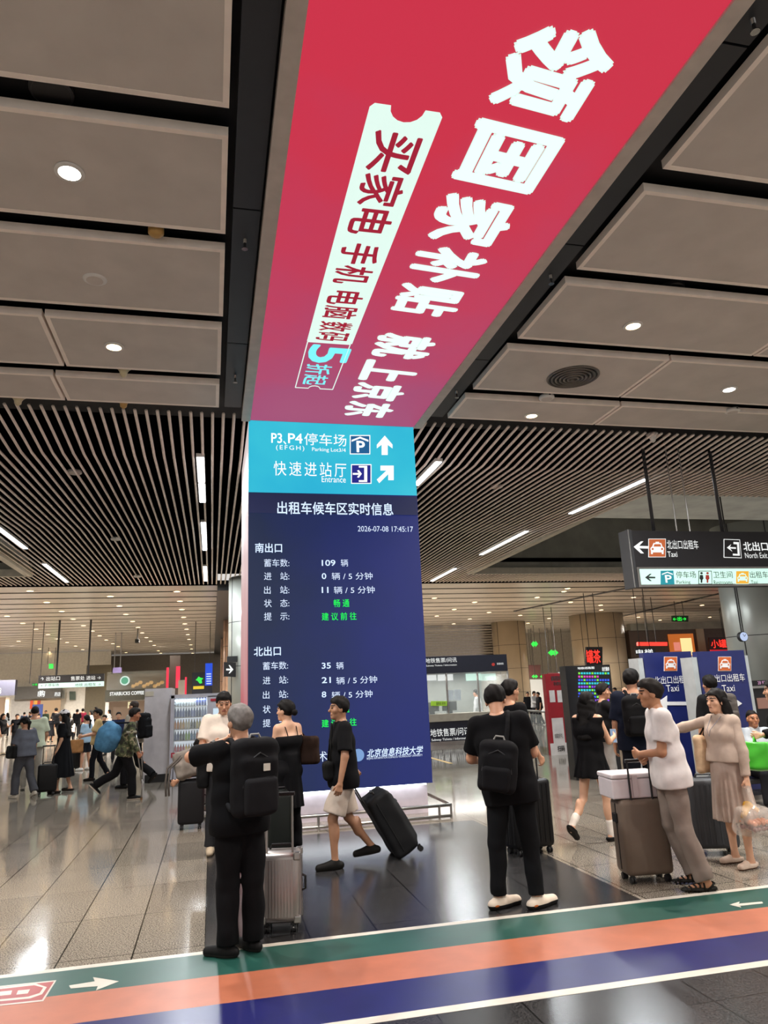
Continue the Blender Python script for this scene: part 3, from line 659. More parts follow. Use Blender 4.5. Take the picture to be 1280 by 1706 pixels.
    parts.append((v, q_)); mis.append(mi)
    for i, n in enumerate('LR'):
        d = unit(J['w' + n] - J['e' + n]); sd = -1 if n == 'L' else 1
        inn = palms[i] if palms[i] is not None else -rx * sd
        nn = unit(np.array(inn) - d * (np.array(inn) @ d)); tv = np.cross(d, nn) * sd * -1
        if palms[i] is None and tv @ (fw + up * .3) < 0: tv = -tv
        hg = SDF(.0046 * max(1., res)); W0 = J['w' + n]; c = curl[i]; z_ = s * (.9 if female else 1)
        J['g' + n] = W0 + d * .085 * z_ + nn * .025 * z_
        hg.cone(W0 - d * .03, W0 + d * .02 * z_, .026 * s, .024 * z_, k=.015)
        for f_, (o, ln) in enumerate(((.030, .070), (.010, .078), (-.010, .072), (-.029, .056))):
            kn = W0 + d * (.088 - abs(o) * .25) * z_ + tv * o * z_
            hg.cone(W0 + d * .015 * z_ + tv * o * .55 * z_, kn, .0135 * z_, .0115 * z_, k=.012); p0 = kn
            for t_, (an, fr_) in enumerate(((.9, .45), (1.9, .32), (2.6, .25))):
                a_ = c * an; dd = d * math.cos(a_) + nn * math.sin(a_); p1 = p0 + dd * ln * fr_ * z_
                hg.cone(p0, p1, (.0098 - .0009 * t_) * z_, (.0090 - .0009 * t_) * z_, k=.002); p0 = p1
        t0 = W0 + d * .025 * z_ + tv * .016 * z_; t1 = t0 + unit(d * .75 + tv * .75 + nn * .25) * .045 * z_; t2 = t1 + unit(d * .9 + tv * .2 + nn * .5 * c) * .032 * z_
        hg.cone(t0, t1, .014 * z_, .0115 * z_, k=.01); hg.cone(t1, t2, .0112 * z_, .009 * z_, k=.003)
        hm = hg.mesh(); parts.append(hm); mis.append(np.zeros(len(hm[1]), int))
    root = nmesh('person', join(parts), [skinm(skin), m_lip, m_eye, m_brow], None, np.concatenate(mis))
    x0, y0 = xy; root.location = (x0, y0, 0); root.rotation_euler = (0, 0, rad(face)); tag(root, label, 'person', group); P.o = root
    root['pose_height'] = H
    # ---------------- hair
    st, hcol = hair
    if st != 'none':
        h_ = SDF(.0065 * max(1., res * .8)); t_ = .016 if st in ('short', 'crop') else .019
        if st == 'crop': t_ = .006
        h_.ell(hp(0, -.014, .034), (np.array([.076, .096, .088]) + t_) * hs, M=HM)
        kx = [-.12, -.05, 0, .03, .055, .1]
        kz = {'short': [-.06, -.05, -.012, .035, .058, .066], 'crop': [-.055, -.04, 0, .04, .07, .075], 'full': [-.085, -.07, -.02, .025, .046, .052], 'long': [-.2, -.2, -.12, .0, .06, .068], 'bob': [-.2, -.2, -.12, .0, .06, .068], 'pony': [-.06, -.05, -.02, .03, .062, .07], 'bun': [-.07, -.06, -.03, .03, .06, .068], 'full_top': [-.05, -.04, 0, .035, .05, .056]}.get(st, [-.06, -.05, -.012, .035, .058, .066])
        if st in ('short', 'full_top', 'full'): h_.ell(hp(0, .012, .088), np.array([.068, .078, .044]) * hs, M=HM, k=.03)
        h_.disp = lambda Q: .0075 * np.sin(52 * Q[..., 0] + 21 * Q[..., 1]) * np.sin(47 * Q[..., 1] - 19 * Q[..., 2]) * np.sin(43 * Q[..., 2] + 27 * Q[..., 0])
        def hcut(Pp):
            L_ = (Pp - hc) @ HM / hs; return (np.interp(L_[..., 1], kx, kz) - L_[..., 2]) * hs * .7
        h_.cut(hcut); hm = [h_.mesh()]
        if st in ('long', 'bob', 'pony', 'bun'):
            g_ = SDF(.0075 * max(1., res * .8)); dn = np.array([0, 0, -1.]); bk_ = -(HM @ np.array([0, 1., 0]))
            if st == 'bun': g_.ell(hp(0, -.125, -.02), np.array([.045, .035, .042]) * hs)
            if st == 'pony':
                p0 = hp(0, -.105, .02); g_.cone(p0, p0 + bk_ * .05 + dn * .06, .028 * hs, .034 * hs); g_.cone(p0 + bk_ * .05 + dn * .06, p0 + bk_ * .035 + dn * .26, .034 * hs, .015 * hs)
            if st in ('long', 'bob'):
                ln = (.16 if st == 'bob' else .42) * s
                for q in (-.075, -.045, -.015, .015, .045, .075):
                    p0 = hp(q, -.05, -.01); g_.cone(p0, p0 + bk_ * (.035 if st == 'bob' else .078) + dn * ln, .042 * hs, (.044 if st == 'bob' else .032) * hs, k=.03)
                for q in (-1, 1):
                    p0 = hp(q * .078, -.012, .03); g_.cone(p0, p0 + dn * (.17 if st == 'bob' else .22) * s + HM @ np.array([q * .012, -.015, 0]), .022 * hs, .025 * hs, k=.03)
            g_.fold(.0035, 1.3, 2.); hm.append(g_.mesh())
        nmesh('hair', join(hm), hairm(hcol), root)
    # ---------------- clothes
    if bottom:
        c = SDF(.0125 * res); e = bottom.get('e', .012); fr = bottom.get('len', 1.); fl_ = bottom.get('flare', .01)
        c.cone(hip - rx * hw * .8, hip + rx * hw * .8, .106 * s * w + e, k=.05); c.cone(J['waist'] - rx * .06 * s - up * .03 * s, J['waist'] + rx * .06 * s - up * .03 * s, .1 * s * w + e * .6, k=.06)
        for n in 'LR':
            A, Kn, Hp = J['a' + n], J['k' + n], J['h' + n]
            if fr <= .5:
                c.cone(Hp, Kn, .084 * s * w + e, .055 * s + e + fl_ * 1.4, k=.04, end=np.linalg.norm(Kn - Hp) * fr * 2)
            else:
                c.cone(Hp, Kn, .084 * s * w + e, .052 * s * ra + e + fl_ * .4, k=.04)
                q = (fr - .5) * 2; E = Kn + (A - Kn) * 1.15
                c.cone(Kn, E, .052 * s * ra + e + fl_ * .4, .036 * s + e + fl_, k=.02, end=np.linalg.norm(A - Kn) * q)
        wz = J['waist'] - up * .012 * H; c.cut(lambda Pp: (Pp - wz) @ up); c.fold(bottom.get('fold', .0045), bottom.get('ph', .7))
        nmesh(bottom.get('name', 'trousers'), c.mesh(), bottom.get('mat') or cloth(bottom['col']), root)
    if dress:
        c = SDF(.0125 * res); e = .008; Zt = dress.get('top', 1.); hem = dress['hem']
        if dress.get('bodice', True): torso(c, e)
        w0 = J['waist']; hx = (J['kL'] + J['kR']) / 2; c0 = np.array([w0[0], w0[1], 0]); c1 = np.array([hx[0] * .6 + w0[0] * .4, hx[1] * .7 + w0[1] * .3, 0])
        r0 = dress.get('r0', .12) * s + .016; r1 = dress.get('r1', .24) * s; z0 = w0[2]; np_ = dress.get('pleats', 14); pa = dress.get('pa', .012)
        def sk(Pp):
            t = np.clip((z0 - Pp[..., 2]) / max(z0 - hem, .01), -.2, 1.2); tc = np.clip(t, 0, 1)
            cx_ = c0[0] + (c1[0] - c0[0]) * tc; cy_ = c0[1] + (c1[1] - c0[1]) * tc
            X, Y = Pp[..., 0] - cx_, Pp[..., 1] - cy_; th = np.arctan2(Y, X)
            r = (r0 + (r1 - r0) * tc ** dress.get('pow', .9)) + pa * tc * np.sin(np_ * th + 2 * np.sin(3 * th))
            return np.maximum((np.sqrt(X ** 2 + (Y / .82) ** 2) - r) * .85, np.maximum(hem - Pp[..., 2], Pp[..., 2] - z0 - .02))
        m_ = np.maximum(np.abs(c0), np.abs(c1)) + r1 + .05; cc = (c0 + c1) / 2
        c.fn([cc[0] - r1 - .12, cc[1] - r1 - .12, hem - .02], [cc[0] + r1 + .12, cc[1] + r1 + .12, z0 + .03], sk, k=.03)
        if dress.get('sleeve'):
            for n in 'LR':
                d_ = J['e' + n] - J['s' + n]; c.cone(J['s' + n] - unit(d_) * .01, J['e' + n], .05 * s + e + .006, .05 * s + e + .012, k=.03, end=np.linalg.norm(d_) * dress['sleeve'])
        tz = dress.get('neck', None)
        zz = hip + up * (tz if tz else .315) * H; c.cut(lambda Pp: (Pp - zz) @ up); c.fold(.003, dress.get('ph', 0)); nmesh(dress.get('name', 'dress'), c.mesh(), cloth(dress['col']), root)
        if dress.get('straps'):
            mb = MB()
            for q in (-1, 1):
                a_ = zz + rx * q * .075 * s + fw * .105 * s; t_ = hip + up * .322 * H + rx * q * .095 * s; c_ = zz + rx * q * .075 * s - fw * .105 * s
                mb.tube([a_ - up * .02, (a_ + t_) / 2 + fw * .012 + up * .02, t_, (c_ + t_) / 2 - fw * .012 + up * .02, c_ - up * .02], dress['straps'], 6)
            mb.build('strap', cloth(dress['col']), root, True)
    if top:
        c = SDF(.0125 * res); e = top.get('e', .016); sl_ = top.get('sleeve', .62); loose = top.get('loose', .02); hemd = top.get('hem', .03); c2 = SDF(.0125 * res)
        torso(c, e)
        bt = hip - up * hemd * H; be = max(e + loose * .6, (bottom or {}).get('e', .012) + .018); c.cone(bt - rx * hw * .8, bt + rx * hw * .8, .106 * s * w + be, k=.08); c.cone(hip - rx * hw * .8, hip + rx * hw * .8, .106 * s * w + be, k=.08)
        c.cone(J['waist'] - rx * .075 * s, J['waist'] + rx * .075 * s, .1 * s * w + e + loose * .5, k=.08)
        for n in 'LR':
            S0, E0, W0 = J['s' + n], J['e' + n], J['w' + n]; d_ = E0 - S0; u_ = unit(d_)
            if sl_ <= 1: c.cone(S0 - u_ * .01, E0 + u_ * .1, .054 * s * ra + e * .7, .046 * s * ra + e + loose, k=.03, end=np.linalg.norm(d_) * sl_)
            else:
                c2.cone(S0, E0, .052 * s * ra + e * .7, .045 * s * ra + e * .8 + loose * .3, k=.03); c2.cone(E0, W0, .044 * s * ra + e * .8 + loose * .3, .03 * s + e * .6 + loose * .4, k=.02, end=np.linalg.norm(W0 - E0) * (sl_ - 1))
        hz = hip - up * hemd * H; nk = NB + up * (.012 if not top.get('collar') else .035) * s
        c.cut(lambda Pp: (hz - Pp) @ up); c.cut(lambda Pp: np.where(np.linalg.norm(Pp - nk, axis=-1) < .14, (Pp - nk) @ unit(up - fw * .35), -1))
        c.fold(top.get('fold', .0036), top.get('ph', 0.))
        nmesh(top.get('name', 'shirt'), join([c.mesh(), c2.fold(.0045, 1.7).mesh()]) if c2.p else c.mesh(), top.get('mat') or cloth(top['col']), root)
    if shoes:
        for n in 'LR':
            d, u = ft[n]; A = J['a' + n]; rt = np.cross(d, u); so = A - u * .078 * s; z_ = s * shoes.get('k', 1.)
            c = SDF(.0075 * max(1., res * .9))
            c.cone(so + u * .034 * s - d * .055 * z_, so + u * .036 * s + d * .05 * z_, .036 * z_, .04 * z_, k=.03); c.cone(so + u * .036 * s + d * .05 * z_, so + u * .028 * s + d * .16 * z_, .042 * z_, .036 * z_, k=.03)
            if not shoes.get('low'): c.cone(A - u * .01 * s, A - u * .045 * s, .043 * s, .045 * s, k=.03, end=None)
            else: c.cone(A - u * .035 * s - d * .015 * s, A - u * .045 * s, .042 * s, .045 * s, k=.03)
            tp = .02 if not shoes.get('low') else -.028
            c.cut(lambda Pp: (so - Pp) @ u); c.cut(lambda Pp: np.where((Pp - A) @ d < .06, (Pp - A) @ u - tp * s, -1))
            v, q_ = c.mesh(); z = (v[q_].mean(1) - so) @ u; x_ = (v[q_].mean(1) - so) @ d
            mi = (z < shoes.get('sole_h', .022)).astype(int)
            if shoes.get('sock'):
                pass
            sh_ = nmesh('shoe', (v, q_), [cloth(shoes['col'], .6), cloth(shoes.get('sole', '#2a2725'), .6)], root, mi)
    return P
def world(P, p):
    a = P.o.rotation_euler[2]; x, y = P.o.location[0], P.o.location[1]
    return np.array([x + math.cos(a) * p[0] - math.sin(a) * p[1], y + math.sin(a) * p[0] + math.cos(a) * p[1], p[2]])
def at_person(P, o): o.location = P.o.location; o.rotation_euler = P.o.rotation_euler; return o
# ================================================================ LUGGAGE AND BAGS
def put(o, loc, rz=0., rx=0.): o.location = loc; o.rotation_euler = (rad(rx), 0, rad(rz)); return o
def suitcase(label, xy, rz, w, d, h, col, kind='zip', ext=0., rough=.45, metal=0., tilt=0., lock=False, wheels='#141414', group=None):
    t = empty('suitcase', (xy[0], xy[1], 0)); t.rotation_euler = (rad(tilt), 0, rad(rz)); tag(t, label, 'suitcase', group)
    m = mat('case_%s_%s' % (col.lstrip('#'), kind), col, rough, metal, var=.05, bump=.2 if kind == 'soft' else 0., spec=.25); md = mat('case_trim', '#0d0d0e', .4); z0 = .065
    if kind == 'soft':
        s = SDF(.014); s.rbox((0, 0, z0 + h / 2), (w / 2, d / 2 * .8, h / 2), .05).rbox((0, d * .28, z0 + h * .42), (w / 2 - .04, d * .22, h * .33), .04, k=.03).rbox((0, d * .25, z0 + h * .8), (w / 2 - .05, d * .2, h * .1), .03, k=.03).fold(.004, 1.1)
        nmesh('shell', s.mesh(), m, t)
        for x in (-w / 2 - .004, w / 2 + .004): MB().tube([(x, -d * .12, z0 + .06), (x, -d * .12, z0 + h - .06)], .006, 6).build('piping', md, t)
        MB().tube([(-.08, d * .5, z0 + h * .72), (0, d * .52, z0 + h * .72), (.08, d * .5, z0 + h * .72)], .01, 6).build('pocket_zip', md, t)
        MB().tube([(-.07, 0, z0 + h), (-.05, 0, z0 + h + .03), (.05, 0, z0 + h + .03), (.07, 0, z0 + h)], .01, 6).build('carry_handle', md, t)
    else:
        b = MB().box((-w / 2, -d / 2, z0), (w / 2, d / 2, z0 + h), .045)
        o = b.build('shell', m, t, True)
        r = MB()
        if kind in ('ribbed', 'alu'):
            n = 9 if kind == 'alu' else 7
            for k in range(n):
                x = -w / 2 + .06 + (w - .12) * k / (n - 1)
                for s_ in (-1, 1): r.box((x - .008, s_ * d / 2 - .004, z0 + .05), (x + .008, s_ * d / 2 + .004, z0 + h - .05))
            for k in range(4):
                y = -d / 2 + .05 + (d - .1) * k / 3
                for s_ in (-1, 1): r.box((s_ * w / 2 - .004, y - .008, z0 + .05), (s_ * w / 2 + .004, y + .008, z0 + h - .05))
            r.build('ribs', m, t)
        sm_ = MB(); a = .004
        for (x0, x1, zz0, zz1) in ((-w / 2 - a, -w / 2 + .01, z0 + .04, z0 + h - .04), (w / 2 - .01, w / 2 + a, z0 + .04, z0 + h - .04), (-w / 2 + .04, w / 2 - .04, z0 + h - .01, z0 + h + a)):
            sm_.box((x0, -.008, zz0), (x1, .008, zz1))
        sm_.build('seam', m_steel if kind == 'alu' else md, t)
        if kind == 'alu':
            for sx in (-1, 1):
                for sy in (-1, 1):
                    for z in (z0 + .0, z0 + h - .06): MB().box((sx * w / 2 - .05 if sx > 0 else sx * w / 2 - .006, sy * d / 2 - .05 if sy > 0 else sy * d / 2 - .006, z), (sx * w / 2 + .006 if sx > 0 else sx * w / 2 + .05, sy * d / 2 + .006 if sy > 0 else sy * d / 2 + .05, z + .06), .012).build('corner_guard', m_steel, t)
        MB().tube([(-.09, d * .18, z0 + h), (-.075, d * .18, z0 + h + .03), (.075, d * .18, z0 + h + .03), (.09, d * .18, z0 + h)], .011, 6).build('carry_handle', md, t)
        MB().tube([(w / 2, 0.03, z0 + h * .4), (w / 2 + .03, 0.03, z0 + h * .42), (w / 2 + .03, 0.03, z0 + h * .6), (w / 2, 0.03, z0 + h * .62)], .01, 6).build('side_handle', md, t)
        if lock: MB().box((-w / 2 - .025, -.035, z0 + h - .2), (-w / 2 + .01, .045, z0 + h - .12), .01).build('lock', md, t)
    for sx in (-1, 1):
        for sy in (-1, 1):
            x, y = sx * (w / 2 - .055), sy * (d / 2 - .05)
            q = MB().box((x - .014, y - .018, .045), (x + .014, y + .018, z0 + .008)).build('caster', md, t)
            k = MB(); k.tube([(x - .022, y, .03), (x - .006, y, .03)], .03, 14).tube([(x + .006, y, .03), (x + .022, y, .03)], .03, 14).build('wheel', mat('wheel' + wheels.lstrip('#'), wheels, .5), q)
            MB().tube([(x - .0235, y, .03), (x + .0235, y, .03)], .012, 10).build('hub', m_steel if kind == 'alu' else md, q)
    if ext:
        hy = -d / 2 + .035; hm = MB()
        for x in (-.1, .1): hm.tube([(x, hy, z0 + h - .02), (x, hy, z0 + h + ext)], .009, 8)
        tr = hm.build('trolley_handle', m_steel if kind == 'alu' else md, t)
        MB().tube([(-.12, hy, z0 + h + ext), (.12, hy, z0 + h + ext)], .016, 8).build('grip', md, tr)
    return t
def bag_on(P, name, label, cat, build): o = empty(name); at_person(P, o); tag(o, label, cat); build(o, P); return o
def backpack(P, label, col, w=.3, h=.44, d=.17, dz=0., patch=None, dx=0., roll=0., one=False, strapcol=None, top_handle='#8f8d88'):
    J, s, up, fw, rx = P.J, P.s, P.up, P.fw, P.rx; t = empty('backpack'); at_person(P, t); tag(t, label, 'backpack')
    c = J['chest'] - up * (.04 - dz) * s - fw * (.125 * s + d / 2 + .02) + rx * dx; M = np.stack([rx, fw, up], 1) @ rotm((0, 1, 0), rad(roll)); ax, ay, az = M.T
    g = SDF(.011); g.rbox(c, (w / 2, d / 2 * .75, h / 2), .055, M).rbox(c - ay * d * .25 - az * h * .08, (w / 2 * .86, d * .3, h * .38), .05, M, k=.02).fold(.004, 2.).rbox(c + az * h * .3, (w / 2 * .8, d * .42, h * .22), .06, M, k=.03)
    m = cloth(col, .8, .12); nmesh('bag_body', g.mesh(), m, t)
    g = SDF(.011); g.rbox(c - ay * d * .52 - az * h * .22, (w / 2 * .74, d * .2, h * .24), .035, M).fold(.003, .5); nmesh('front_pocket', g.mesh(), cloth(strapcol or col, .8, .1), t)
    mz = mat('zip', '#2c2c2e', .5); q = c - ay * d * .47
    MB().tube([q - ax * w * .38 - az * h * .1, q - ax * w * .34 + az * h * .2, q + az * h * .33, q + ax * w * .34 + az * h * .2, q + ax * w * .38 - az * h * .1], .005, 5).build('zip', mz, t)
    MB().tube([c - ax * .05 + az * h * .49, c - ax * .03 + az * (h * .5 + .035), c + ax * .03 + az * (h * .5 + .035), c + ax * .05 + az * h * .49], .008, 6).build('top_handle', mat('grey_webbing', top_handle, .7), t)
    if patch:
        pc = c - ay * (d * .60) + az * h * .14 + ax * w * .12; pm = np.array
        MB().add([pc + ax * x - az * z + ay * y for y in (0, .012) for x, z in ((-.024, -.024), (.024, -.024), (.024, .024), (-.024, .024))], [(0, 1, 2, 3), (7, 6, 5, 4), (0, 4, 5, 1), (1, 5, 6, 2), (2, 6, 7, 3), (3, 7, 4, 0)]).build('patch', mat('patch_' + patch.lstrip('#'), patch, .6), t)
    for i, n in enumerate('LR'):
        if one and n == 'L': continue
        sd = -1 if n == 'L' else 1; o = rx * sd; S_ = J['neck'] + o * .095 * s
        st = [c + az * h * .42 + ay * d * .4 + ax * sd * .05, S_ - fw * .1 * s - up * .03 * s, S_ - fw * .02 + up * .045 * s, S_ + fw * .085 * s - up * .03 * s, J['chest'] + o * .125 * s + fw * .135 * s, J['waist'] + o * .15 * s + fw * .06 * s + up * .03, c - az * h * .4 + ay * d * .38 + ax * sd * w * .42]
        sm_ = []                                  # smoothed flat strap
        for k in range(len(st) - 1):
            for u in (0, .33, .66): sm_.append(st[k] * (1 - u) + st[k + 1] * u)
        sm_.append(st[-1]); a = np.array(sm_)
        for _ in range(2): a[1:-1] = (a[:-2] + 2 * a[1:-1] + a[2:]) / 4
        g = SDF(.011); [g.cone(a[k], a[k + 1], .02, k=.004) for k in range(len(a) - 1)]; nmesh('shoulder_strap', g.mesh(), cloth(strapcol or col, .8), t)
    return t
def tote(P, label, col, c, hs, hand, name='shoulder_bag', cat='bag', roll=0., rad_=.04, handle=True, yaw=0., hcol=None, hm=None):
    """bag hanging from a shoulder or hand: c = centre (person's own frame), hand = where its straps meet"""
    t = empty(name); at_person(P, t); tag(t, label, cat); c = np.array(c, float); M = rotm((0, 0, 1), rad(yaw)) @ rotm((0, 1, 0), rad(roll))
    g = SDF(.011); g.rbox(c, hs, rad_, M).fold(.005, c[0] * 9); nmesh('bag_body', g.mesh(), hm or cloth(col, .7, .1), t)
    if handle:
        ax, ay, az = M.T; h_ = np.array(hand, float)
        MB().tube([c - ax * hs[0] * .6 + az * hs[2] * .95, (c + h_) / 2 - ax * hs[0] * .45 + az * hs[2] * .3, h_ - ax * .01, h_ + ax * .01, (c + h_) / 2 + ax * hs[0] * .45 + az * hs[2] * .3, c + ax * hs[0] * .6 + az * hs[2] * .95], .009, 6).build('handle', cloth(hcol or col, .6), t, True)
    return t
def phone(P, n, label, col='#101114', off=(0, 0, 0), screen=True, vertical=True):
    t = empty('phone'); at_person(P, t); tag(t, label, 'phone'); c = P.J['g' + n] + np.array(off); z = np.array([0, 0, 1.]) if vertical else unit([0, .8, .5]); y = unit(np.cross(z, P.rx)); x = np.cross(y, z)
    V = lambda a, b, d: c + x * a + z * b + y * d
    def slab(w, h, d0, d1): return [V(a, b, d) for d in (d0, d1) for a, b in ((-w, -h), (w, -h), (w, h), (-w, h))]
    F_ = [(3, 2, 1, 0), (4, 5, 6, 7), (0, 1, 5, 4), (1, 2, 6, 5), (2, 3, 7, 6), (3, 0, 4, 7)]
    MB().add(slab(.037, .078, -.004, .004), F_).build('case', mat('phone_' + col.lstrip('#'), col, .3), t)
    if screen: MB().add(slab(.034, .074, -.0055, -.004), F_).build('screen', mat('phone_screen', '#9db8d8', emit=.7), t)
    return t
def glasses(P, col='#141414'):
    mb = MB(); hp = P.hp
    for q in (-1, 1):
        c = [hp(q * .033 + .022 * math.cos(a), .098, .008 + .017 * math.sin(a)) for a in np.linspace(0, 2 * PI, 13)]; mb.tube(c, .0022, 5)
        mb.tube([hp(q * .055, .098, .012), hp(q * .076, .08, .012), hp(q * .08, -.01, .005)], .0022, 5)
    mb.tube([hp(-.011, .099, .012), hp(.011, .099, .012)], .002, 5); return mb.build('eyeglasses', mat('frame_' + col.lstrip('#'), col, .3), P.o)
def cap(P, col):
    hp, M, hs = P.hp, P.HM, P.hs; g = SDF(.007); g.ell(hp(0, -.01, .05), np.array([.096, .114, .09]) * hs, M=M); g.cut(lambda X: ((hp(0, 0, .045) - X) @ M[:, 2]))
    a = nmesh('cap', g.mesh(), cloth(col, .8), P.o); g = SDF(.007); g.ell(hp(0, .13, .05), np.array([.07, .075, .012]) * hs, M=M @ rotm((1, 0, 0), -.2)); nmesh('cap_brim', g.mesh(), cloth(col, .8), P.o); return a
def socks(P, col, ht=.12):
    for n in 'LR':
        A, Kn = P.J['a' + n], P.J['k' + n]; u = unit(Kn - A); g = SDF(.01); g.cone(A - u * .02, A + u * ht, .042 * P.s, .046 * P.s).fold(.003); nmesh('sock', g.mesh(), cloth(col), P.o)
# ================================================================ THE PEOPLE
XY = lambda x, y: tuple(fl(x, y)[:2])
BLK = '#0b0b0d'
# -- elderly man in front of the column, filming or phoning
P1 = person('grey-haired person in black with a big backpack, arms raised, at the green stripe', (.22, 5.72), 1.66, 22, legs=((1, -2, .5), (-3, 2, 1)), reach=((.05, 5.98, 1.40), (.24, 6.05, 1.42)), pole=(1., .1, -.35), head=(8, 4, 0), res=.8, hair=('full', '#6f6a66'),
            top=dict(col=BLK, sleeve=.85, loose=.03, hem=.06, ph=1), bottom=dict(col='#0e0e10', e=.02, flare=.02, fold=.005), shoes=dict(col='#141414', sole='#2a2725'), turn=(38, -14), w=1.02, curl=(.6, .6))
backpack(P1, 'large black backpack with a small white square patch on the grey-haired person', '#131315', .34, .52, .2, dz=.0, patch='#c9c4b6', strapcol='#1a1a1c')
phone(P1, 'L', 'phone held up in front of the grey-haired person', off=(.06, .03, .05))
MB().tube([P1.J['wL'] * .9 + P1.J['eL'] * .1 + .001, P1.J['wL'] * .8 + P1.J['eL'] * .2], .036, 14).build('wristwatch', m_bk, P1.o)
suitcase('silver ribbed aluminium suitcase beside the grey-haired person', (.545, 6.15), -12, .31, .23, .5, '#a79f9a', 'alu', .42, .32, .75)
# -- young man in white T-shirt facing the camera
P2 = person('young person in a cream T-shirt facing the camera, looking down at a phone', (.14, 9.25), 1.79, 182, arms=((8, 10, 92, -22), (12, 12, 100, -26)), head=(0, -16, 0), hair=('short', '#0f0c0b'), skin=SK,
            top=dict(col='#d8cbbd', sleeve=.75, loose=.03, ph=2), bottom=dict(col='#2a2a2c', flare=.02), shoes=dict(col='#b9a78e', sole='#8d7a62'), curl=(.7, .7))
phone(P2, 'R', 'phone held at the chest of the person in the cream T-shirt', vertical=False)
tote(P2, 'black bag hanging at the side of the person in the cream T-shirt', '#121213', P2.J['hR'] + np.array([.14, .0, .0]), (.07, .12, .22), P2.J['sR'], 'crossbody_bag')
# -- woman in black off-shoulder top
P3 = person('person with a low bun and bare shoulders in front of the blue screen', (.86, 8.75), 1.66, 35, female=True, arms=((10, 10, 70, -10), (-5, 14, 30, -10)), head=(20, 0, 0), hair=('bun', '#0f0c0b'), skin=SK3,
            dress=dict(col='#101012', hem=.5, r1=.2, neck=.235, straps=.005, r0=.125), bottom=dict(col='#121214', flare=.02), shoes=dict(col='#141414'), curl=(.5, .5))
tote(P3, 'large dark brown shoulder bag on the person with the bun', '#2a1c15', P3.J['waist'] + P3.rx * .2 + np.array([0, -.05, .05]), (.06, .19, .16), P3.J['sR'] + np.array([.02, 0, .03]), 'shoulder_bag', yaw=25)
suitcase('tall black suitcase standing behind the silver one in front of the column', (.70, 8.2), 0, .26, .38, .68, '#171b18', 'zip', 0, .4)
# -- crouching person behind the black suitcase with grey backpack
P4 = person('person in grey T-shirt and pale jeans crouching behind the black suitcase near the vending machine', (.06, 11.6), 1.68, 75, legs=((98, -48, 6), (84, -40, 8)), arms=((50, 8, 60, -10), (40, 10, 70, -10)), lean=25, head=(0, -10, 0), hair=('short', '#14100e'),
            top=dict(col='#8f8780', sleeve=.8, ph=3), bottom=dict(col='#a9b3b6', e=.022, flare=.02), shoes=dict(col='#c9c5bb', sole='#8d8a84'), feet=(0, -6))
suitcase('black suitcase carrying the grey backpack, beside the crouching person', (-.26, 11.05), 0, .35, .26, .58, '#161517', 'zip', .36, .5)
t = empty('backpack', (-.30, 11.0, .66)); tag(t, 'grey backpack resting on top of the black suitcase', 'backpack')
g = SDF(.012); g.rbox((0, 0, .2), (.2, .12, .19), .09, rotm((0, 1, 0), -.25)).rbox((-.04, -.1, .14), (.14, .06, .11), .05, rotm((0, 1, 0), -.25), k=.03).fold(.009, 1.); nmesh('bag_body', g.mesh(), cloth('#857d75', .8, .15), t)
for dx in (-.16, -.2): MB().tube([(dx + .1, -.1, .32), (dx - .08, -.16, .16), (dx - .1, -.14, -.02), (dx - .09, -.12, -.2)], .014, 6).build('strap', cloth('#5f5954'), t, True)
# -- man walking left with a suitcase
P5 = person('person in black T-shirt, pale shorts and black clogs walking left past the blue screen', (1.46, 8.0), 1.70, 92, legs=((20, -2, 2), (-9, -38, 2)), reach=(None, (1.53, 8.2, .93)), arms=((6, 17, 14, 6), (-24, 12, -14, 4)), head=(0, 2, 0), hair=('short', '#0f0c0b'), res=.85,
            top=dict(col='#0e0e10', sleeve=.85, loose=.03, hem=.07, e=.014, ph=4), bottom=dict(col='#b3a598', len=.44, flare=.035, e=.02, name='shorts', ph=2), shoes=dict(col='#161513', sole='#211f1c', k=1.08), feet=(0, -6), curl=(.6, .8), skin='#a5795c')
tote(P5, 'black sling bag at the front of the walking person in shorts', '#121212', P5.J['hip'] + np.array([-.06, .16, .06]), (.1, .06, .1), P5.J['neck'] + np.array([.05, .1, 0]), 'sling_bag', rad_=.05)
suitcase('large black soft suitcase tilted and pulled by the walking person in shorts', (2.10, 8.22), -90, .46, .35, .68, '#101113', 'soft', .30, .7, tilt=30)
# -- man with backpack seen from behind, right of the column
P6 = person('person in black seen from behind, looking down, wearing white and orange trainers', (2.42, 5.98), 1.75, -28, side=-6, legs=((-3, 1, 5), (5, -2, 4)), arms=((22, 14, 78, -22), (22, 12, 82, -20)), head=(0, -24, 0), hair=('full_top', '#0f0c0b'), res=.8,
            top=dict(col='#0d0d0f', sleeve=.8, loose=.02, hem=.08, collar=True, ph=5), bottom=dict(col='#111214', e=.012, flare=.012, len=.97), shoes=dict(col='#d3c4b2', sole='#1b1a1a', sole_h=.034, k=1.16), turn=(-42, 38), w=1.08, curl=(.7, .7), skin=SK)
backpack(P6, 'small black backpack hanging low on one strap of the person in white and orange trainers', '#141416', .31, .40, .16, dz=-.13, dx=-.04, roll=14, one=True)
for i, n in enumerate('LR'):
    A = P6.J['a' + n]; g = SDF(.006); d = unit(world(P6, [0, 1, 0])); yaw = -42 if n == 'L' else -38; f_ = rotm((0, 0, 1), rad(yaw)) @ np.array([0, 1., 0])
    g.ell(A - np.array([0, 0, .045]) - f_ * .05, (.05, .05, .017)); nmesh('heel_patch', g.mesh(), cloth('#a55a2c'), P6.o)['label'] = 'orange heel patch'
phone(P6, 'R', 'phone in the hands of the person in white and orange trainers', '#39506b', vertical=False)
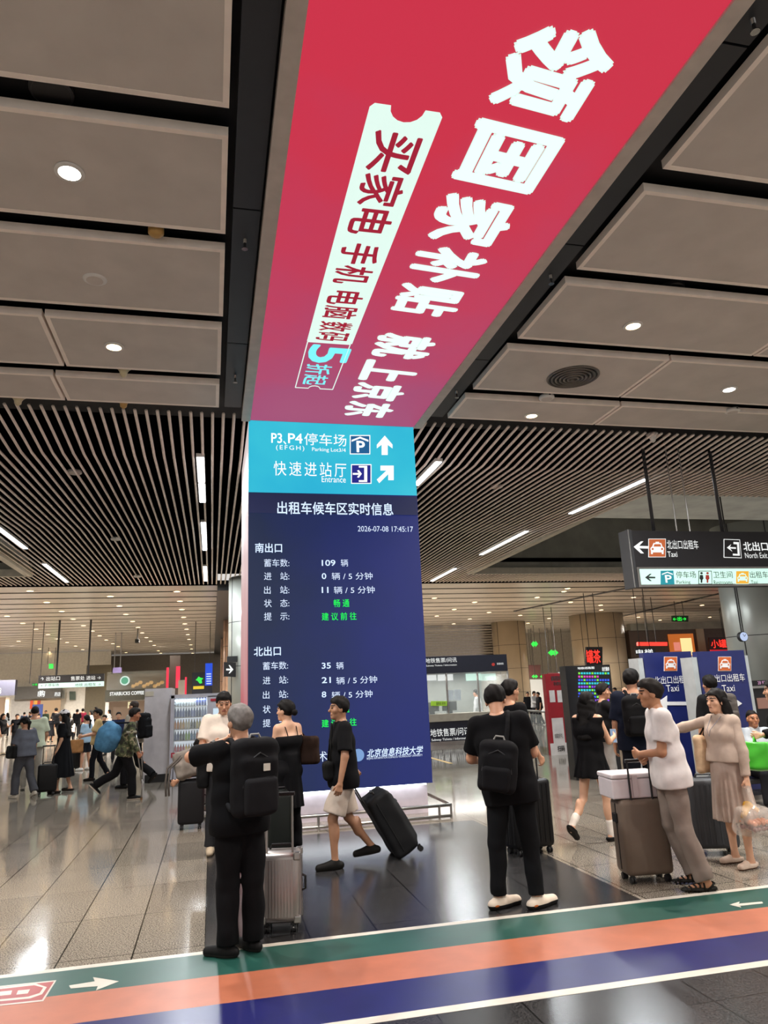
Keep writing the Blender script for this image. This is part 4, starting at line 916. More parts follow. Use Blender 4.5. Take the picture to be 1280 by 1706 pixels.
P7 = person('person with glasses in a black T-shirt facing right behind the person in trainers', (3.45, 8.3), 1.78, -72, arms=((20, 8, 70, -12), (10, 8, 30, 0)), head=(0, 0, 0), hair=('short', '#0f0c0b'), top=dict(col='#121214', sleeve=.7), bottom=dict(col='#131315'), shoes=dict(col='#191919', sole='#cfc8b8'), curl=(.7, .7)); glasses(P7)
suitcase('tall black hard suitcase behind the person in white and orange trainers', (3.32, 7.75), 10, .48, .29, .68, '#101011', 'ribbed', .3, .38)
# -- girl in black dress
P8 = person('person with long hair in a short black dress and white socks', (4.13, 7.88), 1.61, -58, female=True, legs=((-14, -48, 2), (10, 2, 2)), arms=((20, 8, 92, -8), (22, 10, 98, -14)), head=(0, -10, 0), hair=('long', '#0d0b0a'), skin=SK3,
            dress=dict(col='#0e0e10', hem=.68, r1=.23, r0=.12, neck=.30, straps=.012, pleats=11, pa=.016), shoes=dict(col='#111111', low=1), feet=(-38, 0), curl=(.7, .6)); socks(P8, '#d8d0c6', .13)
phone(P8, 'R', 'phone in the hand of the person in the short black dress', '#c9c4c0', vertical=True)
P9 = person('person in black and grey raising a hand to the head behind the black dress', (5.85, 10.4), 1.68, -105, arms=((15, 10, 88, -8), (60, 35, 165, -18)), head=(-8, 0, 0), hair=('short', '#14100e'), top=dict(col='#141416', sleeve=.7), bottom=dict(col='#8e8a86', flare=.03), shoes=dict(col='#c8c4bc', sole='#8f8b85'), curl=(.9, .2))
g9 = P9.J['gL']; t = empty('drink_bottle'); at_person(P9, t); tag(t, 'clear drink bottle held by the person raising a hand', 'bottle')
MB().lathe(g9 + np.array([0, 0, -.05]), [(.03, 0), (.033, .02), (.033, .15), (.015, .19)], 14).build('body', mat('bottle_clear', '#b9c2bd', .15, trans=.6), t, True); MB().cyl(g9 + np.array([0, 0, .14]), .016, .025, 12).build('cap', m_white, t)
# -- man with navy shirt and black backpack
P10 = person('tall person in a navy shirt seen from behind near the left taxi sign', (5.28, 8.6), 1.85, -18, arms=((5, 8, 15, 4), (5, 10, 20, 0)), head=(-35, 0, 0), hair=('full', '#0d0b0a'), top=dict(col='#161b2a', sleeve=.9, loose=.03, hem=.06), bottom=dict(col='#14161d', len=.52, flare=.03, e=.02, name='shorts'), shoes=dict(col='#26262a', sole='#c9c9c5'), w=1.08)
backpack(P10, 'black backpack on the tall person in the navy shirt', '#121214', .32, .48, .19, dz=-.02, dx=-.05); socks(P10, '#c9c46e', .1)
suitcase('dark grey ribbed suitcase standing behind the person in the white T-shirt', (4.98, 6.95), -20, .44, .28, .66, '#3b3d40', 'ribbed', 0, .5)
# -- man in white T-shirt pushing the brown suitcase
P11 = person('person in white T-shirt, taupe trousers and black sandals leaning on the brown suitcase', (4.08, 5.96), 1.73, 68, legs=((-4, -16, 2), (4, -20, 2)), reach=((3.76, 6.12, 1.09), (3.87, 6.21, 1.05)), pole=(.35, -.1, -1.), lean=5, head=(0, 2, 0), hair=('short', '#17120f'), res=.8, w=1.05,
             top=dict(col='#d2cbc8', sleeve=.72, loose=.012, hem=.06, ph=6), bottom=dict(col='#7d7067', e=.014, flare=.022, fold=.007), feet=(-4, -8), curl=(1.0, 1.0), skin='#a97858')
for i, n in enumerate('LR'):                       # strappy sandals
    A = P11.J['a' + n]; yw = 6 if n == 'L' else -6; f_ = rotm((0, 0, 1), rad(yw)) @ rotm((1, 0, 0), rad((-4, -8)[i])) @ np.array([0, 1., 0]); r_ = np.cross(f_, [0, 0, 1]); so = A - np.array([0, 0, .078]) * P11.s
    g = SDF(.0065); g.cone(so - f_ * .06, so + f_ * .07, .036, .044).cone(so + f_ * .07, so + f_ * .175, .044, .038); g.cut(lambda X: X[..., 2] - so[2] - .022 - .0 * X[..., 0]); g.cut(lambda X: so[2] - .002 - X[..., 2]); sd_ = nmesh('sandal', g.mesh(), cloth('#15130f', .5), P11.o)
    mb = MB()
    for k, u in enumerate((.02, .055, .09, .125, .155)):
        hh_ = .075 - .3 * max(u, 0) * .9; mb.tube([so + f_ * u - r_ * .042, so + f_ * u - r_ * .03 + np.array([0, 0, hh_ * .8]), so + f_ * (u + .01) + np.array([0, 0, hh_]), so + f_ * u + r_ * .03 + np.array([0, 0, hh_ * .8]), so + f_ * u + r_ * .042], .0085, 6)
    mb.tube([so - f_ * .0 - r_ * .04, so - f_ * .07 - r_ * .02 + np.array([0, 0, .05]), so - f_ * .07 + r_ * .02 + np.array([0, 0, .05]), so + r_ * .04], .009, 6); mb.build('strap', cloth('#15130f', .5), sd_, True)
suitcase('large taupe brown hard suitcase with a black lock, under the white foam box', (3.80, 6.33), -8, .43, .28, .63, '#6a5c50', 'zip', .33, .42, lock=True)
t = empty('foam_box', (3.79, 6.40, .70)); t.rotation_euler = (0, 0, rad(-8)); tag(t, 'white foam box wrapped in clear film on the brown suitcase', 'box')
MB().box((-.24, -.16, 0), (.24, .17, .17), .014).build('box_body', mat('foam_white', '#d9d0d2', .5, var=.04, bump=.2), t); MB().box((-.245, -.165, .172), (.245, .175, .215), .014).build('lid', mat('foam_white2', '#ddd5d6', .45, var=.05, bump=.3), t)
box('tape', (-.05, -.17, .01), (.0, -.158, .2), mat('tape', '#c9bcbc', .25), t)
# -- woman in beige
P12 = person('person in a beige top and skirt, pointing left, holding a bag of fruit', (4.91, 6.45), 1.60, 100, female=True, legs=((2, 0, 3), (-3, -4, 3)), arms=((2, 12, 6, 6), (60, 62, 66, 60)), head=(-4, 0, 0), hair=('bob', '#0e0b0a'), skin=SK3, res=.85,
             top=dict(col='#b3a193', sleeve=1.95, loose=.015, hem=-.05, ph=7, e=.012), dress=dict(col='#a8968a', hem=.40, bodice=False, name='skirt', r0=.155, r1=.23, pleats=17, pa=.013), shoes=dict(col='#cdb9a8', sole='#6f5346', low=1, sole_h=.014), curl=(1.0, .25), palms=(None, None))
tote(P12, 'cream canvas bag on the shoulder of the person in beige', '#c6a988', P12.J['waist'] + np.array([.19, .09, -.02]), (.05, .11, .18), P12.J['sR'] + np.array([.03, 0, .04]), 'canvas_bag', hcol='#2b2622', rad_=.05)
MB().tube([P12.J['neck'] + np.array([-.06, .06, .0]), P12.J['chest'] + np.array([-.02, .185, .06]), P12.J['chest'] + np.array([.0, .19, .0]), P12.J['chest'] + np.array([.02, .185, .06]), P12.J['neck'] + np.array([.06, .06, 0])], .0035, 5).build('necklace', mat('necklace_silver', '#6d6a70', .6, 0.), P12.o)
gL = P12.J['gL']; t = empty('plastic_bag'); at_person(P12, t); tag(t, 'clear plastic bag of fruit boxes carried by the person in beige', 'bag')
m_clear = mat('clear_film', '#e8dfd4', .15, alpha=.32)
g = SDF(.012); g.rbox(gL + np.array([-.02, 0, -.30]), (.12, .17, .13), .08).cone(gL + np.array([0, 0, -.19]), gL, .06, .022, k=.06).fold(.012, .4); nmesh('film', g.mesh(), m_clear, t)
for z, c, nm in ((-.37, '#6b3338', 'grape_box'), (-.32, '#c9764a', 'tomato_box')):
    g = SDF(.01)
    for k in range(14): g.ell(gL + np.array([-.08 + .042 * (k % 4) + .006 * (k % 3), -.11 + .055 * (k // 3.5), z + .01 * (k % 2)]), (.027, .027, .024), k=.004)
    nmesh(nm, g.mesh(), mat('fruit' + c.lstrip('#'), c, .3), t)
g = SDF(.01); g.cone(gL + np.array([-.02, -.07, -.22]), gL + np.array([0, 0, -.17]), .022, k=.01).cone(gL + np.array([0, 0, -.17]), gL + np.array([-.01, .08, -.25]), .024, .018).cone(gL + np.array([.02, .02, -.16]), gL + np.array([.03, .07, -.27]), .022, .016); nmesh('banana', g.mesh(), mat('banana_yellow', '#d3a02c', .4), t)
P13 = person('person with a grey backpack seen from behind between the two taxi signs', (6.9, 9.2), 1.73, 0, hair=('short', '#0e0c0b'), top=dict(col='#141416', sleeve=.9), bottom=dict(col='#17181b'), shoes=dict(col='#1c1c1d'))
backpack(P13, 'grey backpack on the person between the two taxi signs', '#55504c', .34, .46, .18, dz=.03)
P14 = person('seated person in a pale shirt at the foot of the right taxi sign', (7.36, 9.05), 1.62, 165, legs=((88, -2, 6), (88, 4, 6)), arms=((25, 10, 72, -25), (25, 10, 72, -25)), hair=('crop', '#17120f'), skin=SK2, top=dict(col='#b9c0c6', sleeve=.7, loose=.02, collar=True), bottom=dict(col='#1a1b1f'), shoes=dict(col='#1a1a1a'), anchor='hip')
z = P14.J['hip'][2] - .12
t = empty('bench', (7.36, 9.1, 0)); tag(t, 'low dark bench under the seated person in the pale shirt', 'bench'); box('seat', (-.5, -.2, z - .06), (.5, .2, z), m_dark, t, .01)
for x in (-.42, .42): box('leg', (x - .03, -.17, 0), (x + .03, .17, z - .06), m_steel, t)
P15 = person('person with long black hair and dark clothes cut by the right picture edge', (6.07, 7.0), 1.66, 40, female=True, hair=('long', '#0c0a09'), top=dict(col='#111113', sleeve=1.9), bottom=dict(col='#131316'), shoes=dict(col='#161616'), reach=((5.62, 6.8, 1.12), None), skin=SK3, curl=(.9, .6))
tote(P15, 'bright green shopping bag near the right picture edge', '#3fa52a', P15.J['gL'] + np.array([0, .0, -.2]), (.12, .15, .14), P15.J['gL'], 'shopping_bag', roll=8, rad_=.025, hm=mat('green_bag', '#3fae2c', .35, bump=.2))
# -- left-hand group
P16 = person('person in a pale green T-shirt seen from behind at the far left', (-3.75, 17.6), 1.70, 8, hair=('crop', '#1d1916'), top=dict(col='#c3cbb2', sleeve=.8, loose=.03), bottom=dict(col='#a39d92'), shoes=dict(col='#a09a90'), arms=((8, 10, 40, -10), (8, 10, 40, -10)), w=1.15)
P17 = person('person in a grey T-shirt and black cap with a handbag at the far left', (-3.52, 16.1), 1.52, 40, female=True, legs=((14, -2, 3), (-12, -30, 3)), feet=(0, -18), arms=((5, 14, 60, -20), (0, 14, 12, 4)), head=(15, -22, 0), hair=('pony', '#120f0d'), top=dict(col='#5a5d66', sleeve=.95, loose=.05, hem=.02), bottom=dict(col='#4a4b50', e=.025, flare=.02), shoes=dict(col='#bdb5a6', sole='#d8d2c6')); cap(P17, '#141417')
tote(P17, 'black handbag on the arm of the person in the grey T-shirt', '#141414', P17.J['hL'] + np.array([-.16, .05, .08]), (.05, .15, .12), P17.J['eL'], 'handbag')
suitcase('small black suitcase beside the person in the grey T-shirt', (-3.17, 16.35), 10, .36, .24, .52, '#151515', 'zip', .35, .5)
P18 = person('person in a long black dress and white cap walking left', (-2.9, 16.6), 1.60, 78, female=True, legs=((8, -2, 2), (-6, -16, 2)), arms=((-4, 6, 20, 0), (6, 8, 16, 0)), hair=('long', '#0e0b0a'), skin=SK3, dress=dict(col='#121316', hem=.30, r1=.31, r0=.13, sleeve=.9, pleats=9, pa=.02), shoes=dict(col='#2b2622', low=1)); cap(P18, '#d9d6d8')
P19 = person('person in a camouflage jacket walking on a crutch with a big blue sack', (-1.72, 14.7), 1.63, -82, lean=12, legs=((-22, -62, 3), (20, 2, 3)), feet=(-45, 0), arms=((8, 10, 30, 0), (2, 10, 28, 4)), head=(0, 6, 0), hair=('short', '#1c1815'), skin=SK2, top=dict(col='#4a4a3a', sleeve=1.9, loose=.03, hem=.06), bottom=dict(col='#141416', e=.02, flare=.02), shoes=dict(col='#161616', sole='#cfc8bb'), curl=(.9, .9))
def camo():
    m = mat('camouflage', '#4a4a3a', .85); nt = m.node_tree; n = [q for q in nt.nodes if q.type == 'TEX_NOISE'][0]; r = [q for q in nt.nodes if q.type == 'VALTORGB'][0]; n.inputs['Scale'].default_value = 9
    r.color_ramp.interpolation = 'CONSTANT'; e = r.color_ramp.elements; e[0].position = 0; e[0].color = lin('#2a2a20'); e[1].position = .45; e[1].color = lin('#4d5538'); k = e.new(.56); k.color = lin('#8a8266'); k = e.new(.64); k.color = lin('#33301f'); return m
for ch in P19.o.children:
    if ch.name.startswith('shirt'): ch.data.materials[0] = camo()
t = empty('sack'); at_person(P19, t); tag(t, 'big blue cloth sack on the back of the person in camouflage', 'bag')
c = P19.J['chest'] - P19.fw * .33 - P19.up * .12; g = SDF(.014); g.ell(c, (.2, .22, .27)).ell(c - P19.up * .08 - P19.fw * .05, (.19, .2, .2)).fold(.014, .6, .8); nmesh('sack_body', g.mesh(), cloth('#4d7fa3', .6, .15), t)
MB().tube([c + P19.up * .24, P19.J['sR'] + P19.up * .05, P19.J['chest'] + P19.fw * .16 + P19.rx * .1, P19.J['waist'] + P19.rx * .17], .02, 6).build('strap', cloth('#1a1d24'), t, True)
gR = P19.J['gR']; t = empty('crutch'); at_person(P19, t); tag(t, 'silver underarm crutch held by the person in camouflage', 'crutch'); ft_ = np.array([gR[0] + .04, gR[1] + .05, 0])
mb = MB()
for q in (-.03, .03): mb.tube([P19.J['sR'] + np.array([.06, q * 2.2, -.12]), gR + np.array([.01, q, 0]), ft_ + np.array([0, q * .3, .32])], .011, 8)
mb.tube([ft_ + np.array([0, 0, .36]), ft_ + np.array([0, 0, .02])], .013, 8); mb.build('frame', m_steel, t, True)
MB().tube([gR + np.array([.01, -.035, 0]), gR + np.array([.01, .035, 0])], .016, 8).build('grip', m_bk, t); MB().tube([P19.J['sR'] + np.array([.06, -.09, -.12]), P19.J['sR'] + np.array([.06, .09, -.12])], .024, 8).build('underarm_pad', cloth('#8e8a7c'), t); MB().cyl(tuple(ft_), .02, .04, 10).build('rubber_tip', mat('tip', '#6b4a22', .6), t)
P20 = person('person in a pale khaki shirt and black trousers walking left by the white kiosk', (-1.45, 16.5), 1.74, 60, legs=((16, -2, 3), (-10, -55, 3)), feet=(0, -40), arms=((6, 8, 20, 0), (0, 8, 14, 0)), hair=('crop', '#3a302a'), skin=SK, top=dict(col='#a9a294', sleeve=1.9, loose=.03, hem=.02), bottom=dict(col='#141416', flare=.02, e=.02), shoes=dict(col='#151515'))
backpack(P20, 'black backpack on the person in the pale khaki shirt', '#131315', .32, .5, .2)
P21 = person('person in a yellow T-shirt and glasses walking left with a paper bag', (-2.5, 18.7), 1.58, 100, legs=((14, 0, 3), (-12, -30, 3)), feet=(0, -15), arms=((20, 8, 80, -10), (20, 8, 80, -10)), hair=('short', '#15110f'), top=dict(col='#c2a878', sleeve=.85, loose=.03), bottom=dict(col='#17181c'), shoes=dict(col='#1b1512'), curl=(.8, .8)); glasses(P21)
tote(P21, 'brown paper bag held by the person in the yellow T-shirt', '#a9794c', P21.J['gL'] + np.array([0, .05, -.2]), (.08, .14, .14), P21.J['gL'], 'paper_bag', roll=10, rad_=.015)
P22 = person('person in a light blue T-shirt, dark shorts and white shoes behind the yellow T-shirt', (-3.25, 21.5), 1.40, 60, female=True, hair=('pony', '#120f0d'), legs=((6, 0, 3), (-4, -8, 3)), top=dict(col='#94adc0', sleeve=.8), bottom=dict(col='#1a1c22', len=.4, flare=.02, name='shorts'), shoes=dict(col='#d8d4ce', sole='#d0ccc6'))
suitcase('small black suitcase behind the person in the light blue T-shirt', (-3.6, 21.6), 30, .4, .26, .5, '#161616', 'zip', 0, .5)
P23 = person('person in a black sleeveless top and pale trousers at the left picture edge', (-7.6, 30.5), 1.45, -120, female=True, hair=('bob', '#120f0d'), top=dict(col='#131315', sleeve=.2), bottom=dict(col='#c9bfb4', flare=.04, e=.02), shoes=dict(col='#b9a890'), arms=((30, 10, 110, -10), (10, 8, 20, 0)))
# -- the distant crowd: a few built people, copied and re-dressed
def proto(xy, **k): return person('person far off in the hall', xy, 1.5, res=1.7, curl=(.6, .6), **k)
protos = []
def recolour(o, cols):
    for ch in o.children:
        k = ch.name.split('.')[0]
        if k in cols and ch.material_slots:
            ch.material_slots[0].link = 'OBJECT'; ch.material_slots[0].material = cloth(cols[k])
def clone(o, xy, sc, face, label, cols, group=None):
    c = o.copy(); COL.objects.link(c); c.location = (xy[0], xy[1], 0); c.scale = (sc, sc, sc); c.rotation_euler = (0, 0, rad(face)); c['label'] = label
    for ch in o.children:
        d = ch.copy(); COL.objects.link(d); d.parent = c
    recolour(c, cols); return c
def crowd_protos():
    A = proto((0, 0), top=dict(col='#2b2b2e', sleeve=.8, loose=.03), bottom=dict(col='#1b1c20'), shoes=dict(col='#1b1b1b'), legs=((12, 0, 3), (-10, -24, 3)), feet=(0, -12), hair=('short', '#14110f'))
    B = proto((0, 0), top=dict(col='#c8c0b8', sleeve=.8, loose=.02), bottom=dict(col='#222328', flare=.02), shoes=dict(col='#c0bab0'), female=True, hair=('long', '#14110f'), arms=((20, 8, 80, -10), (4, 8, 10, 0)))
    C = proto((0, 0), top=dict(col='#7d2038', sleeve=1.9, loose=.02), bottom=dict(col='#8e877c', flare=.02), shoes=dict(col='#222222'), hair=('full', '#14110f'), arms=((4, 8, 20, 0), (25, 10, 90, -15)))
    D = proto((0, 0), female=True, dress=dict(col='#17181c', hem=.35, r1=.26, sleeve=.8), shoes=dict(col='#222222', low=1), hair=('pony', '#14110f'))
    return [A, B, C, D]
CP = crowd_protos()
W_ = {'#2b2b2e': 'charcoal', '#c8c0b8': 'cream', '#7d2038': 'crimson', '#3c4a3c': 'dark green', '#c9cdd0': 'white', '#41506b': 'slate blue', '#8d8274': 'tan', '#15161a': 'black', '#a9b4bd': 'pale grey', '#6d5a4a': 'brown', '#1d2540': 'navy'}
crowd = [  # kind, head x, head y, feet y, face, top, trousers, where
    (0, 24, 1190, 1250, 200, '#15161a', '#2b2b2e', 'behind the left edge person with pale trousers'), (2, 61, 1190, 1243, 170, '#1d2540', '#2b2b2e', 'left of the blue banner stand'), (2, 74, 1184, 1222, 180, '#3c4a3c', '#15161a', 'with a hand raised in front of the blue banner'),
    (0, 92, 1180, 1232, 40, '#15161a', '#15161a', 'walking away just left of the white cap'), (1, 118, 1200, 1240, 0, '#c8c0b8', '#15161a', 'seen from behind beyond the black dress'), (0, 126, 1182, 1228, 0, '#15161a', '#15161a', 'seen from behind below the hanging sign'), (2, 136, 1181, 1225, 20, '#7d2038', '#2b2b2e', 'far below the hanging sign'),
    (1, 150, 1184, 1240, 100, '#c9cdd0', '#2b2b2e', 'behind the glasses wearer in yellow'), (2, 172, 1192, 1258, 150, '#2b2b2e', '#2b2b2e', 'with folded arms right of the yellow T-shirt'), (1, 181, 1183, 1226, 90, '#c9cdd0', '#8d8274', 'near the coffee shop door'), (0, 194, 1187, 1270, 190, '#1d2540', '#2b2b2e', 'facing the camera behind the blue sack'),
    (3, 84, 1194, 1236, 30, '', '', 'in a dark dress behind the white cap'), (0, 50, 1186, 1226, 90, '#2b2b2e', '#2b2b2e', 'between the two left shop fronts'), (0, 160, 1178, 1222, 60, '#15161a', '#15161a', 'before the coffee shop wall'), (2, 111, 1184, 1219, 0, '#6d5a4a', '#2b2b2e', 'far beyond the white cap'),
    (1, 10, 1188, 1228, 60, '#a9b4bd', '#2b2b2e', 'at the very left of the far crowd'), (0, 38, 1187, 1224, 10, '#41506b', '#2b2b2e', 'in front of the first left shop'),
    (0, 884, 1153, 1206, 150, '#15161a', '#15161a', 'first behind the glass railing'), (2, 894, 1152, 1206, 200, '#c9cdd0', '#2b2b2e', 'second behind the glass railing'), (0, 904, 1153, 1208, 90, '#15161a', '#15161a', 'behind the railing left of the red totem'), (3, 948, 1150, 1205, 60, '', '', 'in a dark dress right of the red totem'),
    (0, 975, 1146, 1200, 0, '#2b2b2e', '#2b2b2e', 'between the display screen and the railing'), (2, 1031, 1146, 1200, 100, '#6d5a4a', '#2b2b2e', 'beside the big round column'), (0, 1042, 1147, 1198, 200, '#41506b', '#2b2b2e', 'half hidden beside the big column'), (1, 956, 1150, 1204, 120, '#15161a', '#2b2b2e', 'left of the display screen')]
used = set()
for k, hx, hy, fy, face, tc, bc, where in crowd:
    p = fl(hx, fy); q = aty(hx, hy, p[1]); sc = q[2] / 1.5
    cols = {'shirt': tc, 'trousers': bc} if tc else {}
    lb = ('person in a %s top ' % W_[tc] if tc else 'person ') + where
    if k not in used:
        used.add(k); o = CP[k].o; o.location = (p[0], p[1], 0); o.scale = (sc,) * 3; o.rotation_euler = (0, 0, rad(face)); o['label'] = lb; recolour(o, cols)
    else: clone(CP[k].o, p, sc, face, lb, cols)
# ================================================================ SIGNS, SHOPS, COLUMNS AND MACHINES
m_wt = mat('sign_white', '#f0f2f0', emit=.95); m_sgn = mat('sign_black', '#1e1c1e', .35); m_glow = mat('lightbox_mint', '#cdf5e4', emit=1.05); m_ink = mat('sign_ink', '#1c2422', .6)
m_or = mat('taxi_orange', '#c8632f', emit=.75); m_tealx = mat('parking_teal', '#1793a0', emit=.8); m_yel = mat('taxi_yellow', '#f2b33a', emit=.9)
def quad_px(name, px, Y, m, parent, d=.01): return frontpoly(px, Y, m, parent, name, d)
def taxi_icon(parent, cx, cy, w, h, Y, back, white):
    """taxi pictogram in pixels of the plane Y"""
    f = lambda pts, m, d: frontpoly([(cx + u * w, cy - v * h) for u, v in pts], Y, m, parent, 'taxi_icon', d)
    f([(-.5, -.5), (.5, -.5), (.5, .5), (-.5, .5)], white, .004); f([(-.47, -.47), (.47, -.47), (.47, .47), (-.47, .47)], back, .007)
    f([(-.36, -.15), (-.36, -.33), (-.26, -.33), (-.26, -.24), (.26, -.24), (.26, -.33), (.36, -.33), (.36, -.15), (.40, -.05), (.36, .04), (.30, .06), (.22, .26), (.1, .27), (.1, .33), (-.1, .33), (-.1, .27), (-.22, .26), (-.30, .06), (-.36, .04), (-.40, -.05)], white, .010)
    f([(-.22, .07), (.22, .07), (.17, .20), (-.17, .20)], back, .013)
    for s_ in (-1, 1): f([(s_ * .27 + .06 * math.cos(a), -.06 + .06 * math.sin(a)) for a in np.linspace(0, 2 * PI, 9)[:-1]], back, .013)
# -- big hanging sign on the right
Y0 = 11.0; t = empty('hanging_sign', (0, 0, 0)); tag(t, 'large black and mint hanging sign to the taxis and north exit', 'sign')
A, B = aty(1050, 884, Y0), aty(1062, 979, Y0); xr = A[0] + 4.6
box('body', (A[0] + .02, Y0, B[2] + .02), (xr, Y0 + .28, A[2]), m_sgn, t); box('end_frame', (A[0] - .05, Y0 - .01, B[2]), (A[0] + .02, Y0 + .3, A[2] + .02), m_dark, t); box('end_trim', (A[0] - .055, Y0 - .02, B[2]), (A[0] - .04, Y0 - .01, A[2] + .02), m_steel, t)
zl = aty(1055, 945, Y0)[2]; box('lightbox_frame', (A[0] + .03, Y0 - .012, B[2] + .01), (xr, Y0, zl), m_steel, t); box('lightbox', (A[0] + .08, Y0 - .02, B[2] + .05), (xr - .02, Y0 - .008, zl - .035), m_glow, t)
for px in (1097, 1212): p = aty(px, 880, Y0); MB().tube([(p[0], Y0 + .14, A[2] - .01), (p[0], Y0 + .14, 6.3)], .032, 10).build('pole', m_dark, t, True)
for px in (1136, 1158): p = aty(px, 880, Y0); MB().tube([(p[0], Y0 + .14, A[2] - .01), (p[0], Y0 + .14, 6.3)], .012, 6).build('wire', m_steel, t)
YS = Y0 - .002
frontpoly([(1056, 911), (1068, 902), (1072, 902), (1065, 909.5), (1080, 910), (1080, 914), (1065, 913.5), (1073, 922), (1068, 922)], YS, m_wt, t, 'arrow', .006)
taxi_icon(t, 1095, 913, 29, 31, YS, m_or, m_wt)
ftext('北出口出租车', 1111, 900, 1163, 915, YS, m_wt, t); ftext('Taxi', 1112, 919, 1128, 928, YS, m_wt, t)
frontpoly([(1206, 929), (1236, 930), (1233, 899), (1206, 898)], YS, m_wt, t, 'exit_icon', .004); frontpoly([(1207, 928), (1235, 929), (1232, 900), (1207, 899)], YS, m_sgn, t, 'exit_icon', .006)
frontpoly([(1222, 903), (1231, 903.5), (1232.5, 926), (1221, 925.5), (1221, 922.5), (1229, 923), (1228, 907), (1222, 906.5)], YS, m_wt, t, 'exit_icon', .009); frontpoly([(1211, 912.5), (1218, 907), (1216, 911.5), (1226, 912), (1226, 914.5), (1216.5, 914), (1220, 919)], YS, m_wt, t, 'arrow', .009)
ftext('北出口', 1238, 903, 1279, 918, YS, m_wt, t, bold=.012); ftext('North Exit', 1241, 921, 1278, 930, YS, m_wt, t)
YB = Y0 - .022
frontpoly([(1075, 962), (1083, 956), (1086, 956), (1081, 960.5), (1092, 961), (1092, 963.5), (1081, 963.5), (1086, 968), (1083, 968)], YB, m_ink, t, 'arrow', .004)
frontpoly([(1101, 974), (1124, 973.5), (1122, 950.5), (1101, 951)], YB, m_tealx, t, 'parking_icon', .004); ftext('P', 1108, 958, 1119, 971, YB - .005, m_wt, t, bold=.02); frontpoly([(1103, 958), (1103, 956), (1112, 952.5), (1121, 956), (1121, 958), (1112, 954.5)], YB, m_wt, t, 'parking_icon', .007)
ftext('停车场', 1126, 952, 1159, 963, YB, m_ink, t); ftext('Parking', 1127, 967, 1150, 974, YB, m_ink, t); ftext('卫生间', 1188, 952, 1220, 963, YB, m_ink, t); ftext('Restrooms', 1189, 967, 1220, 974, YB, m_ink, t)
frontpoly([(1164, 973.5), (1187, 973.5), (1186, 951), (1164, 951)], YB, m_ink, t, 'restroom_icon', .003); frontpoly([(1165, 972.5), (1186, 972.5), (1185, 952), (1165, 952)], YB, m_glow, t, 'restroom_icon', .005)
for cx, m in ((1170, m_ink), (1180, mat('icon_red', '#a03028', .5))):
    frontpoly([(cx - 1.2 + 2.2 * math.cos(a), 955 + 2.0 * math.sin(a)) for a in -np.linspace(0, 2 * PI, 9)[:-1]], YB, m, t, 'restroom_icon', .008); frontpoly([(cx - 2.5, 971), (cx, 971), (cx + .2, 966), (cx + 2, 964), (cx + 1, 958), (cx - 4, 958), (cx - 4.5, 964), (cx - 2.6, 966)], YB, m, t, 'restroom_icon', .008)
taxi_icon(t, 1237, 962, 22, 22, YB, m_yel, m_glow); ftext('出租车', 1249, 952, 1279, 963, YB, m_ink, t); ftext('Taxi', 1251, 967, 1262, 973, YB, m_ink, t)
# -- the two blue taxi signs
m_pw = mat('print_white', '#e4e6e8', .5); m_po = mat('print_orange', '#c4622f', .5)
m_blue = mat('taxi_blue', '#1d2660', .35)
for nm, x0, x1, yy, top, txt, mir, lb, yt in (('N', 1079, 1160, 10.3, 1086, '北出口出租车', -1, 'tall blue sign board for the north exit taxis, left one of the pair', 1127), ('S', 1170, 1249, 9.6, 1084, '南出口出租车', 1, 'tall blue sign board for the south exit taxis, right one of the pair', 1124)):
    t = empty('taxi_sign'); tag(t, lb, 'sign'); a, b = aty(x0, top + 60, yy), aty(x1, top + 60, yy); zt = aty((x0 + x1) / 2, top, yy)[2]
    box('board', (a[0], yy, .12), (b[0], yy + .12, zt), m_blue, t); box('side_panel', (a[0] - .09, yy + .02, .0), (a[0] - .005, yy + .3, zt - .08), mat('pale_grey_panel', '#aeb6b8', .4), t); box('side_panel', (b[0] + .005, yy + .02, .0), (b[0] + .07, yy + .3, zt - .08), MATS['pale_grey_panel'], t)
    box('foot', (a[0] - .1, yy - .12, 0), (b[0] + .1, yy + .4, .06), m_steel, t)
    cx = (x0 + x1) / 2; ys = yy - .002
    taxi_icon(t, cx - 2, 1106, 22, 24, ys, m_po, m_pw)
    ftext(txt, cx - 30, yt - 1, cx + 31, yt + 12, ys, m_pw, t); ftext('Taxi', cx - 10 + (3 if mir > 0 else 0), 1141, cx + 11 + (3 if mir > 0 else 0), 1152, ys, m_pw, t)
    f = lambda pts: frontpoly(pts if mir > 0 else pts[::-1], ys, m_pw, t, 'arrow', .006)
    f([(cx + mir * u, 1172 - v) for u, v in ((-25, -3), (8, -3), (8, -13), (27, 0), (8, 13), (8, 3), (-25, 3))])
